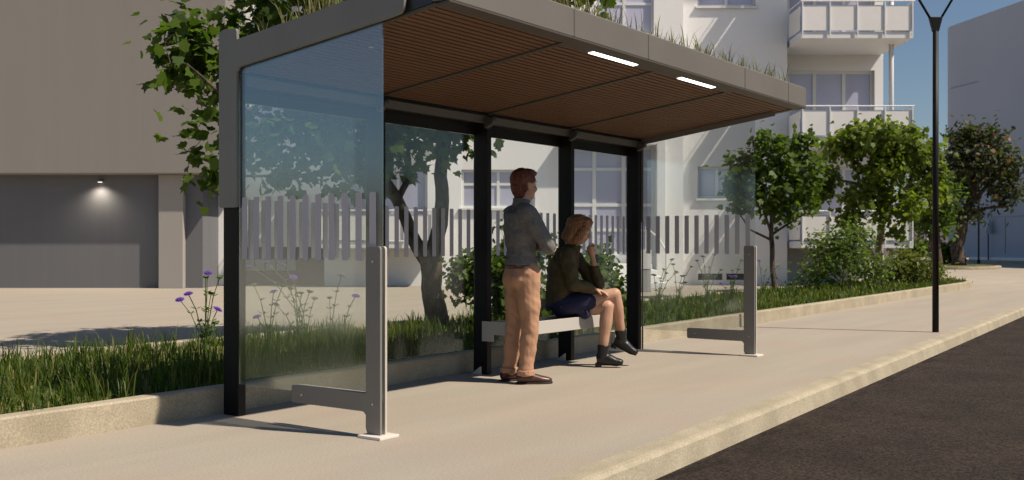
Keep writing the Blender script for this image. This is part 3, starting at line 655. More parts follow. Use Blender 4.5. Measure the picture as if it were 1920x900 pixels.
def grow_tree(name, base, limbs, blobs, nclu, per, size, kind, mleaf, mbark, label, cat='tree', group=None, spread=.16, twig_r=.006, shell=.5, limb_seg=8, droop=.0, sv=.3):
    root = empty(name, base, 0, label, cat, group); B = Vector(base)
    t = MB(); sk = []
    for pts, rad in limbs:
        # smooth interpolation with small wander
        P = [Vector(p) for p in pts]; Q = []; Rr = []
        for i in range(len(P)-1):
            for s in range(4):
                u = s/4; q = P[i].lerp(P[i+1], u); q += Vector((noise.noise(q*2.1), noise.noise(q*2.1+Vector((9,0,0))), 0))*rad[i]*.5
                Q.append(q); Rr.append(rad[i]*(1-u)+rad[i+1]*u)
        Q.append(P[-1]); Rr.append(rad[-1])
        t.tube([q for q in Q], Rr, 10); sk += [(q, r) for q, r in zip(Q, Rr)]
    tr = t.build('trunk', mbark, None, smooth=True); tr.location = -B; tr.parent = root
    cl, dr = crown_points(blobs, nclu, shell)
    skp = np.array([q[:] for q, r in sk]); skr = np.array([r for q, r in sk])
    hi = np.where(skp[:,2] > skp[:,2].min() + .25*(skp[:,2].max()-skp[:,2].min()))[0]
    tw = MB(); pts = []; ds = []
    order = np.argsort([np.min(np.linalg.norm(skp[hi]-c, axis=1)) for c in cl]); nodes_ = skp[hi].copy(); 
    for j in order:
        c = cl[j]; dd = np.linalg.norm(nodes_ - c, axis=1) + .35*np.maximum(0, nodes_[:,2]-c[2]); k = int(np.argmin(dd)); a = Vector(nodes_[k]); b = Vector(c)
        L = (b-a).length
        mid = a.lerp(b, .5) + Vector((0,0,.12*L)) + Vector(rng.normal(size=3))*.06*L
        r0 = min(.02, twig_r*(1+L*1.6))
        tw.tube([a, a.lerp(mid,.5)+Vector((0,0,.03*L)), mid, b], [r0, r0*.8, r0*.6, twig_r*.5], 5, cap=False)
        nodes_ = np.vstack([nodes_, np.array(mid[:]), np.array(b[:])])
        for _ in range(per):
            f = rng.random()
            p = np.array((mid.lerp(b, f))[:]) + rng.normal(size=3)*spread*(.4+.8*f); pts.append(p); ds.append(dr[j])
    o = tw.build('twigs', mbark, tr)
    ds = np.array(ds) + rng.normal(size=(len(ds),3))*.3
    o = leaves_mesh('crown', np.array(pts) - np.array(base), ds, size, kind, mleaf, root, sv=sv, droop=droop)
    return root

# ---------------------------------------------------------------- buildings (frames facing the camera: local x right, y away, z up)
def frame(name, D, label, cat):
    p = FW*D; return empty(name, (p.x, p.y, 0), HEAD - R(90), label, cat), D
def wall_holes(m, x0, x1, z0, z1, y, holes, t=.14):
    xs = sorted({x0, x1, *[h[0] for h in holes], *[h[1] for h in holes]}); zs = sorted({z0, z1, *[h[2] for h in holes], *[h[3] for h in holes]})
    xs = [x for x in xs if x0 <= x <= x1]; zs = [z for z in zs if z0 <= z <= z1]
    def inh(x, z): return any(h[0] < x < h[1] and h[2] < z < h[3] for h in holes)
    for i in range(len(xs)-1):
        for j in range(len(zs)-1):
            if not inh((xs[i]+xs[i+1])/2, (zs[j]+zs[j+1])/2):
                m.add([(xs[i],y,zs[j]),(xs[i+1],y,zs[j]),(xs[i+1],y,zs[j+1]),(xs[i],y,zs[j+1])], [(0,1,2,3)])
    for a, b, c, d in holes:
        m.add([(a,y,c),(b,y,c),(b,y+t,c),(a,y+t,c)], [(0,3,2,1)]); m.add([(a,y,d),(b,y,d),(b,y+t,d),(a,y+t,d)], [(0,1,2,3)])
        m.add([(a,y,c),(a,y+t,c),(a,y+t,d),(a,y,d)], [(0,3,2,1)]); m.add([(b,y,c),(b,y+t,c),(b,y+t,d),(b,y,d)], [(0,1,2,3)])
def window(root, a, b, c, d, y, cols, rows, sill=True, fw=.07, name='window'):
    """cols/rows: positions (0..1) of the bars"""
    m = MB(); t = .05
    m.box(a, a+fw, y-t, y, c, d); m.box(b-fw, b, y-t, y, c, d); m.box(a+fw, b-fw, y-t, y, c, c+fw); m.box(a+fw, b-fw, y-t, y, d-fw, d)
    for u in cols: x = a + (b-a)*u; m.box(x-fw*.6, x+fw*.6, y-t+.003, y-.001, c+fw, d-fw)
    for v in rows: z = c + (d-c)*v; m.box(a+fw, b-fw, y-t+.006, y-.002, z-fw*.5, z+fw*.5)
    f = m.build(name, M['frame'], root)
    MB().box(a+.02, b-.02, y-.02, y+.03, c+.02, d-.02).build('pane', M['pane'], f)
    if sill: MB().box(a-.06, b+.06, y-.20, y-t-.002, c-.06, c-.003).build('sill', M['white2'], f)
    return f

def white_building():
    root, D = frame('apartment_block', 28, 'white rendered apartment block with panelled balconies behind the bus stop', 'building')
    dW, dE, dR, dF = 29.4, 29.9, 31.2, 28.7; yW, yE, yR, yF = dW-28, dE-28, dR-28, dF-28
    def hw(x0, x1, y0, y1, d): return (px(x0,d), px(x1,d), pz(y1,d), pz(y0,d))
    S = 2.91
    wl = MB(); holes = []
    garage = hw(448, 608, 466, 520, dW); garage = (garage[0], garage[1], .0, pz(463, dW)); holes.append(garage)
    A = hw(865, 1003, 318, 390, dW); ent = hw(1066, 1228, 274, 478, dW)
    B_ = hw(1115, 1226, -30, 65, dW)
    winW = []
    for k in range(4): winW.append((A[0], A[1], A[2]+S*k, A[3]+S*k))
    for k in range(3): winW.append((B_[0], B_[1], B_[2]+S*k, B_[3]+S*k))
    bal_w = (px(600, 28.2), px(812, 28.2))
    doorsW = [(bal_w[0]+.35, bal_w[1]-.25, 1.27+S*k, 1.27+2.05+S*k) for k in range(4)]
    winL = [(px(470,dW), px(560,dW), 4.2+S*k, 5.5+S*k) for k in range(3)]
    holes += winW + [ent] + doorsW + winL
    wall = MB(); xa, xb = px(395,dW), px(1281,dE)
    wall_holes(wall, xa, px(1281,dW), 0, 14.5, yW, holes)
    Ee = (px(1281,dW), px(1476,dE))
    C_ = hw(1308, 1417, -60, 12, dE); E2 = hw(1308, 1382, 312, 372, dE)
    v1 = hw(1309,1355,513,525,dE); v2 = hw(1362,1402,513,525,dE)
    winE = [(C_[0], C_[1], C_[2]+S*k, C_[3]+S*k) for k in range(2)]; 
    wall_holes(wall, Ee[0], Ee[1], 0, 14.5, yE, winE + [E2, v1, v2])
    wall.add([(Ee[0],yW,0),(Ee[0],yE,0),(Ee[0],yE,14.5),(Ee[0],yW,14.5)], [(0,1,2,3)])
    xr = px(1656, dR)
    dg = [(Ee[1]+.02, px(1640,dR), 1.27+S*k, 1.27+2.25+S*k) for k in range(4)]
    wall_holes(wall, Ee[1], xr, 0, 14.5, yR, dg, t=.2)
    wall.add([(Ee[1],yE,0),(Ee[1],yR,0),(Ee[1],yR,14.5),(Ee[1],yE,14.5)], [(0,1,2,3)])
    wall.add([(xr,yR,0),(xr,yW+9,0),(xr,yW+9,14.5),(xr,yR,14.5)], [(0,1,2,3)])
    wall.add([(xa,yW,0),(xa,yW+9,0),(xa,yW+9,14.5),(xa,yW,14.5)], [(0,3,2,1)])
    wall.add([(xa,yW+9,0),(xr,yW+9,0),(xr,yW+9,14.5),(xa,yW+9,14.5)], [(0,3,2,1)])
    wall.build('wall', M['white'], root)
    MB().box(xa-.1, xr+.1, yW-.1, yW+9.1, 14.5, 14.7).build('roof', M['white2'], root)
    for h in winW: window(root, h[0], h[1], h[2], h[3], yW+.13, [.5], [.62])
    for h in winE: window(root, h[0], h[1], h[2], h[3], yE+.13, [.5], [])
    window(root, *E2, yE+.13, [.5], [])
    for h in winL: window(root, *h, yW+.13, [.5], [])
    for h in doorsW: window(root, *h, yW+.13, [.33,.66], [], sill=False)
    for h in dg: window(root, *h, yR+.19, [.13,.40,.70], [], sill=False, fw=.09)
    f = window(root, *ent, yW+.13, [.30,.64], [.23,.46,.79], sill=False, name='entrance_glazing', fw=.09)
    # entrance surround, steps and hand rail
    m = MB(); m.box(px(1228,dW)+.003, px(1246,dW), yW-.32, yW-.003, 0, pz(262,dW)); m.box(px(1050,dW), px(1228,dW), yW-.32, yW-.003, pz(274,dW)+.003, pz(258,dW))
    m.build('entrance_surround', M['white'], root, .02)
    m = MB()
    for k in range(4): m.box(px(1090,28), px(1246,28)-k*.10, yW-2.0+.3*k, yW-.33, .0 + .16*k+ (.003 if k else 0), .16*(k+1))
    st = m.build('steps', M['white'], root, .01)
    m = MB(); X_ = px(1244,28)
    m.tube([(X_-.35, yW-.4, 1.65),(X_-.1, yW-1.2, 1.35),(X_, yW-1.9, 1.0)], .025, 8); m.tube([(X_,yW-1.9,1.0),(X_,yW-1.9,.0)], .022, 8); m.tube([(X_-.35,yW-.4,1.65),(X_-.35,yW-.4,.6)], .022, 8)
    m.build('hand_rail', M['white2'], root)
    for v in (v1, v2): MB().box(v[0], v[1], yE+.10, yE+.12, v[2], v[3]).build('basement_vent', M['dark'], root)
    # garage opening
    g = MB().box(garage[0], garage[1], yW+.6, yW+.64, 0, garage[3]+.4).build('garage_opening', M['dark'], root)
    m = MB(); n = 5; w_ = (garage[1]-.9-garage[0])/n
    for k in range(n): m.box(garage[0]+w_*k+.02, garage[0]+w_*(k+1)-.02, yW+.54, yW+.58, .42, garage[3]+.3)
    m.build('garage_door', M['door'], g)
    m = MB()
    m.add([(garage[0],yW+.14,garage[3]),(garage[1],yW+.14,garage[3]),(garage[1],yW+.6,garage[3]),(garage[0],yW+.6,garage[3])], [(0,1,2,3)])
    m.build('garage_lintel', M['white'], g)
    # balconies
    def balcony(xa, xb, zb, yf, yb, n, side_from):
        b = MB().box(xa, xb, yf, yb, zb, zb+.19).build('balcony', M['white2'], root, .01)
        m = MB(); step = (xb-xa-.06)/n
        for k in range(n): m.box(xa+.03+step*k+.02, xa+.03+step*(k+1)-.02, yf-.03, yf-.012, zb+.215, zb+.92)
        m.box(xa-.02, xa-.005, yf+.06, side_from, zb+.24, zb+.90); m.box(xb+.005, xb+.02, yf+.06, yb-.1, zb+.24, zb+.90)
        m.build('balcony_panel', M['panel'], b, .005)
        m = MB()
        for k in range(n+1): x = xa+.03+step*k; m.box(x-.016, x+.016, yf-.065, yf-.032, zb+.05, zb+1.02)
        m.tube([(xa-.02,side_from,zb+1.03),(xa-.02,yf-.05,zb+1.03),(xb+.02,yf-.05,zb+1.03),(xb+.02,yb-.1,zb+1.03)], .022, 8)
        m.build('railing', M['white2'], b)
        return b
    for k in range(5):
        zb = 1.07 + S*k
        balcony(px(1502,dF), px(1712,dF), zb, yF, yR, 4, yE-.02)
        if k < 4: balcony(bal_w[0], bal_w[1], zb, .2, yW, 4, yW-.1)
    xc = px(1671, 29.6); MB().tube([(xc,1.6,0),(xc,1.6,12)], .07, 12).build('balcony_column', M['white2'], root, smooth=True)
    return root
white_building()

def beige_building():
    root, D = frame('beige_building', 27.9, 'plain beige building with overhanging upper storey and a lit wall lamp', 'building')
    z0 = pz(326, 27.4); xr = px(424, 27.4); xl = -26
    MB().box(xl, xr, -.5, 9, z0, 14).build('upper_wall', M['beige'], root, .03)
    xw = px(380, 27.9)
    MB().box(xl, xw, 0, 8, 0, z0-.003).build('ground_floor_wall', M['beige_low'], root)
    MB().box(px(297,27.67), px(343,27.67), -.23, -.003, 0, z0-.004).build('pilaster', M['pilaster'], root, .01)
    # wall lamp
    lx = px(190, 27.9); lz = pz(343, 27.9)
    m = MB(); m.ball((lx, -.08, lz+.045), (.09, .085, .028), 16, 8); lamp = m.build('wall_lamp', M['beige'], root, smooth=True)
    MB().box(lx-.05, lx+.05, -.12, -.05, lz+.012, lz+.016).build('lens', M['lamp_on'], lamp)
    L = bpy.data.lights.new('wall_lamp_light', 'SPOT'); L.energy = 85; L.color = (1,.86,.68); L.spot_size = R(150); L.spot_blend = 1; L.shadow_soft_size = .06
    lo = bpy.data.objects.new('wall_lamp_light', L); COL.objects.link(lo); lo.location = (lx, -.20, lz+.01); lo.rotation_euler = (R(-14), 0, 0); lo.parent = lamp
beige_building()

def grey_building():
    a = HEAD + R(9.7); u = Vector((math.cos(a), math.sin(a), 0)); 
    P = at(1765, 488, 77); root = empty('grey_office_block', (P.x, P.y, 0), a - R(90), 'tall blue-grey clad building on the right, beyond the last tree', 'building')
    H = 17.2                                # local y runs away from the camera, x to the right
    out = rounded([(0, -60), (0, 0), (-.0+1.5, 1.5), (14, 1.5), (14, -60)], [0, 1.6, .0, 0, 0], 6)
    MB().prism([(0,-55),(0,-1.2),(.2,-.5),(.7,-.1),(1.4,0),(16,0),(16,-55)], 'z', .25, H).build('cladding', M['greybld'], root)
    m = MB()
    m.box(-.03,-.001, -54, -1.3, 1.9+1.16, 1.94+1.16)
    for y in (-2.5,-7.5,-12.5,-17.5): m.box(-.03,-.001, y, y+.05, .6, 3.0)
    for z, y0, y1 in ((12.6,-4.5,-1.2),(9.0,-4.5,-1.2),(4.6+1.4,-4.5,-1.2)): m.box(-.03,-.001, y0, y1, z, z+.06)
    for y in (-6,-11.5): m.box(-.03,-.001, y, y+.06, 3.2, 6.4)
    m.build('panel_joints', M['seam'], root)
    MB().box(-.15, 0.3, -55, -3.6, .0, .32).build('plinth', M['white2'], root)
    MB().box(-2.2, -.2, -55, -2, .0, .12).build('kerbstone', M['kerb'], root)
grey_building()

# far end of the street: small dark house, bush, isolated planting circle, poles and a sign
def far_things():
    p = at(1728, 470, 120); r = empty('far_house', (p.x, p.y, 0), HEAD-R(90), 'small purplish house seen in the gap beyond the balconies', 'house')
    MB().box(-5, 3, 0, 8, 0, 4.4).build('wall', M['far'], r)
    MB().prism([(-5.3,4.4),(3.3,4.4),(-1,6.2)], 'y', -.3, 8.3).build('roof', M['dull_brown'], r)
    MB().box(-3.4, -2.4, -.05, -.002, 1.4, 3.2).build('window', M['pane'], r); MB().box(.6, 1.5, -.05, -.002, 1.4, 3.2).build('window', M['pane'], r)
    c = at(1797, 503, 51.6); 
    m = MB(); pts = [(c.x+3.0*math.cos(2*math.pi*k/40)*1.0, c.y+1.9*math.sin(2*math.pi*k/40)) for k in range(40)]
    m.prism(pts, 'z', .0, .13); tag(m.build('planting_circle', M['kerb'], None, .02), kind='structure')
    m = MB(); pts = [(c.x+2.75*math.cos(2*math.pi*k/40), c.y+1.65*math.sin(2*math.pi*k/40)) for k in range(40)]
    m.prism(pts, 'z', .131, .15); tag(m.build('circle_soil', M['soil']), kind='structure')
    p = at(1835, 494, 64); r = empty('thin_pole', (p.x, p.y, 0), 0, 'thin dark pole in front of the grey building, left of the triangular sign', 'pole')
    MB().tube([(0,0,0),(0,0,5.6)], .05, 10).build('shaft', M['black'], r); MB().tube([(0,0,0),(0,0,.25)], .09, 10).build('base', M['black'], r)
    p = at(1853, 491, 71); r = empty('road_sign', (p.x, p.y, 0), HEAD-R(90)+R(38), 'triangular road sign seen nearly edge-on, on a thin dark pole', 'road sign')
    MB().tube([(0,0,0),(0,0,3.3)], .04, 10).build('pole', M['black'], r)
    s = MB().prism(rounded([(-.62,1.95),(.62,1.95),(0,3.15)], .06, 4), 'y', -.07, -.045).build('sign_plate', M['greybld'], r)
    MB().prism(rounded([(-.62,1.95),(.62,1.95),(0,3.15)], .06, 4), 'y', -.105, -.073).build('sign_face', M['white2'], s)
far_things()

def street_lamp():
    r = empty('street_lamp', (14.458, 3.50, 0), R(-54.13), 'tall black street lamp with a forked top on the kerbside pavement', 'street lamp')
    MB().tube([(0,0,0),(0,0,4.05)], [.042,.036], 20).build('pole', M['black'], r, smooth=True)
    MB().prism([(-.036,4.0),(.036,4.0),(.085,4.19),(-.085,4.19)], 'y', -.036, .036).build('fork_head', M['black'], r, .006)
    for s in (-1, 1):
        a = MB().tube([(.068*s,0,4.17),(.36*s,0,4.66),(.52*s,0,4.93),(.64*s,0,5.02),(.80*s,0,5.05)], [.016,.016,.016,.016,.016], 10).build('arm', M['black'], r, smooth=True)
        h = MB(); h.ball((.98*s,0,5.04), (.22,.10,.035), 18, 8); hh = h.build('lamp_head', M['black'], a, smooth=True)
        MB().box(.98*s-.15, .98*s+.15, -.05, .05, 5.0, 5.006).build('lens', M['white2'], hh)
street_lamp()
def utility():
    p = at(1211, 547, 25.6); r = empty('utility_cabinet', (p.x, p.y, 0), HEAD-R(90), 'slim grey utility cabinet with white top section by the entrance steps', 'utility cabinet')
    MB().box(-.11,.11,-.12,.12,0,.56).build('body', M['utility'], r, .01); MB().box(-.12,.12,-.13,.13,.565,1.04).build('top_section', M['white2'], r, .01)
utility()

# ---------------------------------------------------------------- trees and shrubs
def V3(x, y, d): return at(x, y, d)
def blob(x, y, d, rx, ry=None, rzz=None): p = at(x, y, d); return ((p.x, p.y, p.z), (rx, ry or rx, rzz or rx))
bT1 = (10.2, 8.55, .12)
tr1 = [([bT1, V3(806,540,13.2), V3(808,490,13.1)], [.165,.135,.145]),
       ([V3(806,498,13.1), V3(772,440,12.9), V3(745,375,12.7), V3(700,310,12.4), V3(640,240,12.1), V3(560,170,11.8)], [.10,.085,.075,.06,.045,.03]),
       ([V3(810,498,13.1), V3(828,420,13.1), V3(826,330,13.0), V3(838,250,12.9), V3(800,130,12.7), V3(780,20,12.5), V3(760,-120,12.4)], [.11,.095,.085,.075,.06,.045,.03]),
       ([V3(745,375,12.7), V3(770,330,12.9), V3(760,250,13.2)], [.045,.035,.02]),
       ([V3(640,240,12.1), V3(520,230,11.6), V3(430,190,11.2), V3(350,120,11.0)], [.04,.03,.022,.012]),
       ([V3(700,310,12.4), V3(560,330,11.8), V3(450,330,11.3)], [.035,.022,.012]),
       ([V3(800,130,12.7), V3(900,20,12.4), V3(1010,-60,12.0)], [.05,.035,.02])]
bl1 = [blob(660,90,12.6,1.45,1.3,1.25), blob(580,250,12.2,1.05,.9,.75), blob(385,110,11.4,.34,.35,.5), blob(340,130,11.4,.28,.3,.30), blob(395,210,11.4,.18,.2,.25), blob(365,40,11.4,.22,.25,.2), blob(480,80,12.0,.42,.45,.55), blob(395,300,11.4,.30,.35,.55), blob(330,110,11.2,.38,.3,.28), blob(355,60,11.3,.35,.3,.33),
       blob(800,170,12.8,1.0,.9,.9), blob(690,290,12.9,.75,.7,.40), blob(840,-20,12.4,1.6,1.2,.9), blob(1075,-20,12.2,.45,.4,.30), blob(1000,-60,12.2,.6,.5,.4), blob(680,-70,12.2,1.5,1.2,.95), blob(870,250,12.9,.42,.4,.35)]
grow_tree('broadleaf_tree', bT1, tr1, bl1, 1000, 9, .135, 'maple', M['leaf1'], M['bark'], 'large broadleaf tree rising behind the shelter, its crown arching over the roof', spread=.15, shell=.35)

b2 = (21.35, 8.45, .12)
tr2 = [([b2, V3(1449,500,22.4), V3(1446,445,22.3), V3(1450,380,22.3), V3(1455,300,22.3)], [.075,.055,.05,.035,.015]),
       ([V3(1446,450,22.3), V3(1405,430,22.1), V3(1375,380,22.0)], [.03,.02,.01]), ([V3(1447,440,22.3), V3(1510,400,22.4), V3(1540,350,22.4)], [.03,.02,.01]),
       ([V3(1447,440,22.3), V3(1418,350,22.3), V3(1405,300,22.3)], [.03,.02,.01])]
bl2 = [blob(1455,320,22.3,.75,.7,.75), blob(1400,350,22.2,.55,.5,.6), blob(1510,310,22.4,.55,.5,.6), blob(1440,268,22.3,.32,.3,.3), blob(1500,262,22.3,.28,.25,.22), blob(1375,330,22.1,.3,.3,.5), blob(1470,395,22.3,.5,.45,.4), blob(1520,370,22.4,.35,.3,.35)]
grow_tree('young_tree', b2, tr2, bl2, 300, 9, .125, 'maple', M['leaf2'], M['bark'], 'young tree with a thin dark trunk in the planter, right of the shelter', spread=.12, shell=.4, twig_r=.004)

b3 = at(1646,538,25.3); b3 = (b3.x, b3.y, .12)
tr3 = [([b3, V3(1646,500,25.3), V3(1650,450,25.3), V3(1655,380,25.3), V3(1640,300,25.3)], [.12,.09,.085,.07,.03]),
       ([V3(1645,495,25.3), V3(1625,460,25.2), V3(1600,430,25.2), V3(1580,400,25.2)], [.07,.055,.04,.02]),
       ([V3(1655,380,25.3), V3(1610,345,25.3), V3(1560,335,25.2)], [.05,.04,.02]), ([V3(1650,400,25.3), V3(1700,350,25.4), V3(1740,300,25.4)], [.05,.04,.02]),
       ([V3(1610,345,25.3), V3(1608,300,25.3), V3(1600,260,25.3)], [.04,.03,.02])]
bl3 = [blob(1640,262,25.3,1.1,1.0,.42), blob(1590,275,25.2,.5,.6,.42), blob(1690,285,25.4,.8,.8,.55), blob(1655,330,24.9,.55,.5,.55), blob(1730,350,25.5,.55,.6,.75), blob(1680,390,24.9,.5,.5,.5), blob(1610,372,25.1,.55,.5,.22), blob(1545,335,25.2,.42,.4,.42), blob(1525,370,25.2,.35,.35,.35), blob(1745,310,25.6,.32,.4,.5), blob(1690,440,24.9,.22,.25,.28), blob(1590,412,25.0,.42,.4,.22)]
grow_tree('spreading_tree', b3, tr3, bl3, 560, 11, .135, 'maple', M['leaf5'], M['palebark'], 'wide spreading light green tree with pale trunk, left of the street lamp', spread=.13, shell=.5, twig_r=.005)

b4 = at(1797,503,51.6); b4 = (b4.x, b4.y, .1)
tr4 = [([b4, V3(1795,460,51.6), V3(1803,420,51.6), V3(1820,380,51.6), V3(1830,320,51.6)], [.38,.30,.28,.2,.08]),
       ([V3(1803,420,51.6), V3(1790,380,51.5), V3(1780,330,51.5)], [.18,.14,.07]), ([V3(1803,415,51.6), V3(1850,390,51.5), V3(1900,385,51.3)], [.14,.08,.04]), ([V3(1820,380,51.6), V3(1870,330,51.6), V3(1895,290,51.6)], [.12,.08,.04])]
bl4 = [blob(1830,300,51.6,1.9,1.6,1.5), blob(1790,330,51.6,1.1,1.0,1.6), blob(1870,290,51.6,1.2,1.0,1.1), blob(1885,360,51.4,1.1,.9,.55), blob(1800,255,51.6,.8,.7,.5), blob(1850,250,51.6,.9,.8,.4), blob(1815,400,51.6,1.2,1.0,.5), blob(1905,320,51.5,.6,.6,1.0)]
grow_tree('dark_tree', b4, tr4, bl4, 420, 11, .26, 'oval', M['leaf3'], M['bark'], 'dark olive tree with a few orange leaves, right of the street lamp', spread=.30, shell=.35, twig_r=.014, sv=.4)
b5 = at(1757,505,46); b5 = (b5.x, b5.y, .0)
tr5 = [([b5, V3(1752,460,46), V3(1748,400,46)], [.30,.26,.12])]
bl5 = [blob(1745,370,46,1.3,1.1,1.2), blob(1760,420,46,.9,.8,.5), blob(1735,400,46,.8,.8,.7)]
grow_tree('dense_tree', b5, tr5, bl5, 200, 11, .25, 'oval', M['leaf1'], M['bark'], 'dense dark green tree half hidden behind the street lamp pole', spread=.28, twig_r=.012)

def shrub(name, base, blobs, n, per, size, kind, mt, label, group=None, stems=7, spread=.1, shell=.3):
    base = (base[0], base[1], .12); limbs = []
    cs = [b[0] for b in blobs]
    for i in range(stems):
        c = Vector(cs[i % len(cs)]); b = Vector(base) + Vector((random.uniform(-.12,.12), random.uniform(-.12,.12), 0))
        e = c + Vector((random.uniform(-.2,.2), random.uniform(-.2,.2), random.uniform(-.05,.2)))
        limbs.append(([b, b.lerp(e,.4)+Vector((0,0,.12)), b.lerp(e,.75)+Vector((0,0,.12)), e], [.016,.012,.009,.005]))
    r = grow_tree(name, base, limbs, blobs, n, per, size, kind, mt, M['palebark'], label, 'shrub', group, spread=spread, twig_r=.003, shell=shell)
    for ch in r.children:
        if ch.name.startswith('trunk'): ch.name = 'stems'
    return r
shrub('leafy_shrub', at(975,600,13.2), [blob(960,520,13.0,.45,.4,.38), blob(900,520,13.0,.35,.3,.30), blob(1000,480,13.3,.35,.3,.30), blob(1110,530,13.6,.42,.35,.42), blob(1050,560,13.2,.4,.35,.25), blob(865,530,12.8,.18,.18,.25), blob(1145,560,13.6,.25,.2,.3), blob(960,450,13.3,.25,.2,.25), blob(1125,480,13.6,.25,.2,.2), blob(1080,500,13.4,.35,.3,.25), blob(930,560,12.9,.4,.3,.2)], 480, 9, .085, 'maple', M['shrub'], 'leafy green shrub growing behind the bench, seen through the back glass', spread=.09)
shrub('dark_shrub', at(1585,545,23.0), [blob(1585,480,23,.82,.7,.55), blob(1540,505,23,.52,.5,.35), blob(1640,500,23.2,.52,.5,.35), blob(1600,445,23.3,.65,.5,.36), blob(1550,460,23.2,.45,.5,.33), blob(1520,522,23,.3,.3,.2)], 330, 9, .10, 'oval', M['shrub'], 'broad dark green shrub beneath the spreading tree, left of its trunk', spread=.13)
shrub('golden_shrub', at(1712,534,26.4), [blob(1710,505,26.5,.8,.6,.38), blob(1680,510,26.4,.4,.4,.28), blob(1750,515,26.6,.45,.4,.25), blob(1700,482,26.6,.45,.4,.2)], 260, 10, .10, 'oval', M['shrub2'], 'rounded yellow-green shrub at the end of the planter, beside the lamp', spread=.13)
shrub('small_bush', at(1775,492,62), [blob(1775,472,62,.55,.5,.6)], 40, 8, .35, 'oval', M['shrub'], 'small distant bush just right of the street lamp pole', spread=.25)
shrub('far_bush', at(1727,480,100), [blob(1727,474,100,2.0,1.5,.9)], 60, 10, .6, 'oval', M['shrub'], 'teal green bush in front of the far purplish house', spread=.5)

# ---------------------------------------------------------------- grass and flowers
def blades(name, P, H, W, lean, mt, parent=None):
    n = len(P); P = np.asarray(P); a = rng.uniform(0, 2*np.pi, n); d = np.stack([np.cos(a), np.sin(a), np.zeros(n)], 1); s = np.stack([-np.sin(a), np.cos(a), np.zeros(n)], 1)
    L = lean*rng.uniform(.2, 1.2, n); H = np.asarray(H); W = np.asarray(W)
    up = np.array([0,0,1.])
    c = [P, P + up*(H*.4)[:,None] + d*(H*L*.18)[:,None], P + up*(H*.75)[:,None] + d*(H*L*.5)[:,None], P + up*(H*(1-.15*L))[:,None] + d*(H*L)[:,None]]
    ww = [.8, 1.0, .7, .08]; V = []
    for k in range(4): V += [c[k] - s*(W*ww[k])[:,None], c[k] + s*(W*ww[k])[:,None]]
    V = np.stack(V, 1).reshape(-1, 3); b = (np.arange(n)*8)[:,None, None]
    F = (b + np.array([[0,1,3,2],[2,3,5,4],[4,5,7,6]])[None]).reshape(-1, 4)
    return npmesh(name, V, F, mt, parent)
def planter_grass():
    P = []; H = []; W = []
    def add(x, y, h, wd): P.append((x, y, .12)); H.append(h); W.append(wd)
    ntuft = 4300
    for _ in range(ntuft):
        u = random.random(); x = 1.5 + 29.5*u**1.55
        lo, hi = plant_y(x)+.15, PB-.14
        if x > 29: c = (lo+hi)/2; s = math.sqrt(max(0, 1-((x-29)/3)**2)); lo, hi = c+(lo-c)*s, c+(hi-c)*s
        y = random.uniform(lo, hi)
        dens = .5 + .5*noise.noise(Vector((x*1.3, y*1.3, 3)))
        if random.random() > .18 + dens: continue
        hh = (.07 + .10*dens + random.uniform(-.02,.10)) * (1.15 if x < 9 else .9)
        near = x < 10; k = random.randint(6, 11) if near else random.randint(5, 8)
        for _ in range(k):
            add(x + random.gauss(0,.035), y + random.gauss(0,.035), hh*random.uniform(.55,1.25), random.uniform(.0028,.006) if near else random.uniform(.006,.011))
    o = blades('grass', P, H, W, .55, M['grass']); tag(o, 'long green ornamental grass filling the planter behind the bus stop', 'grass', kind='stuff')
    # short ground cover that hides the soil
    P = []; H = []; W = []
    for _ in range(26000):
        u = random.random(); x = 1.5 + 29*u**1.4; y = random.uniform(plant_y(x)+.13, PB-.13)
        if noise.noise(Vector((x*.9, y*.9, 8))) < -.28 : continue
        add(x, y, random.uniform(.03,.09), random.uniform(.004,.009))
    o = blades('ground_cover', P, H, W, 1.3, M['grass']); tag(o, 'low green ground cover between the grass tufts', 'ground cover', kind='stuff')
    P = []; H = []; W = []
    for _ in range(1100):
        x = random.uniform(4.7, 10.25) if random.random() < .75 else random.uniform(4.7, 6.8); y = random.uniform(3.93, 5.7) if random.random() < .55 else random.uniform(3.93, 4.4)
        tall = random.uniform(.08,.26) if x > 6.3 else random.uniform(.14,.38)
        for _ in range(random.randint(2, 5)):
            P.append((x+random.gauss(0,.02), y+random.gauss(0,.02), rz(y)+.16)); H.append(tall*random.uniform(.6,1.3)+.05); W.append(random.uniform(.003,.006))
    o = blades('roof_grass', P, H, W, .6, M['drygrass']); tag(o, 'thin dry grass sprouting along the top of the shelter roof', 'roof grass', kind='stuff')
planter_grass()

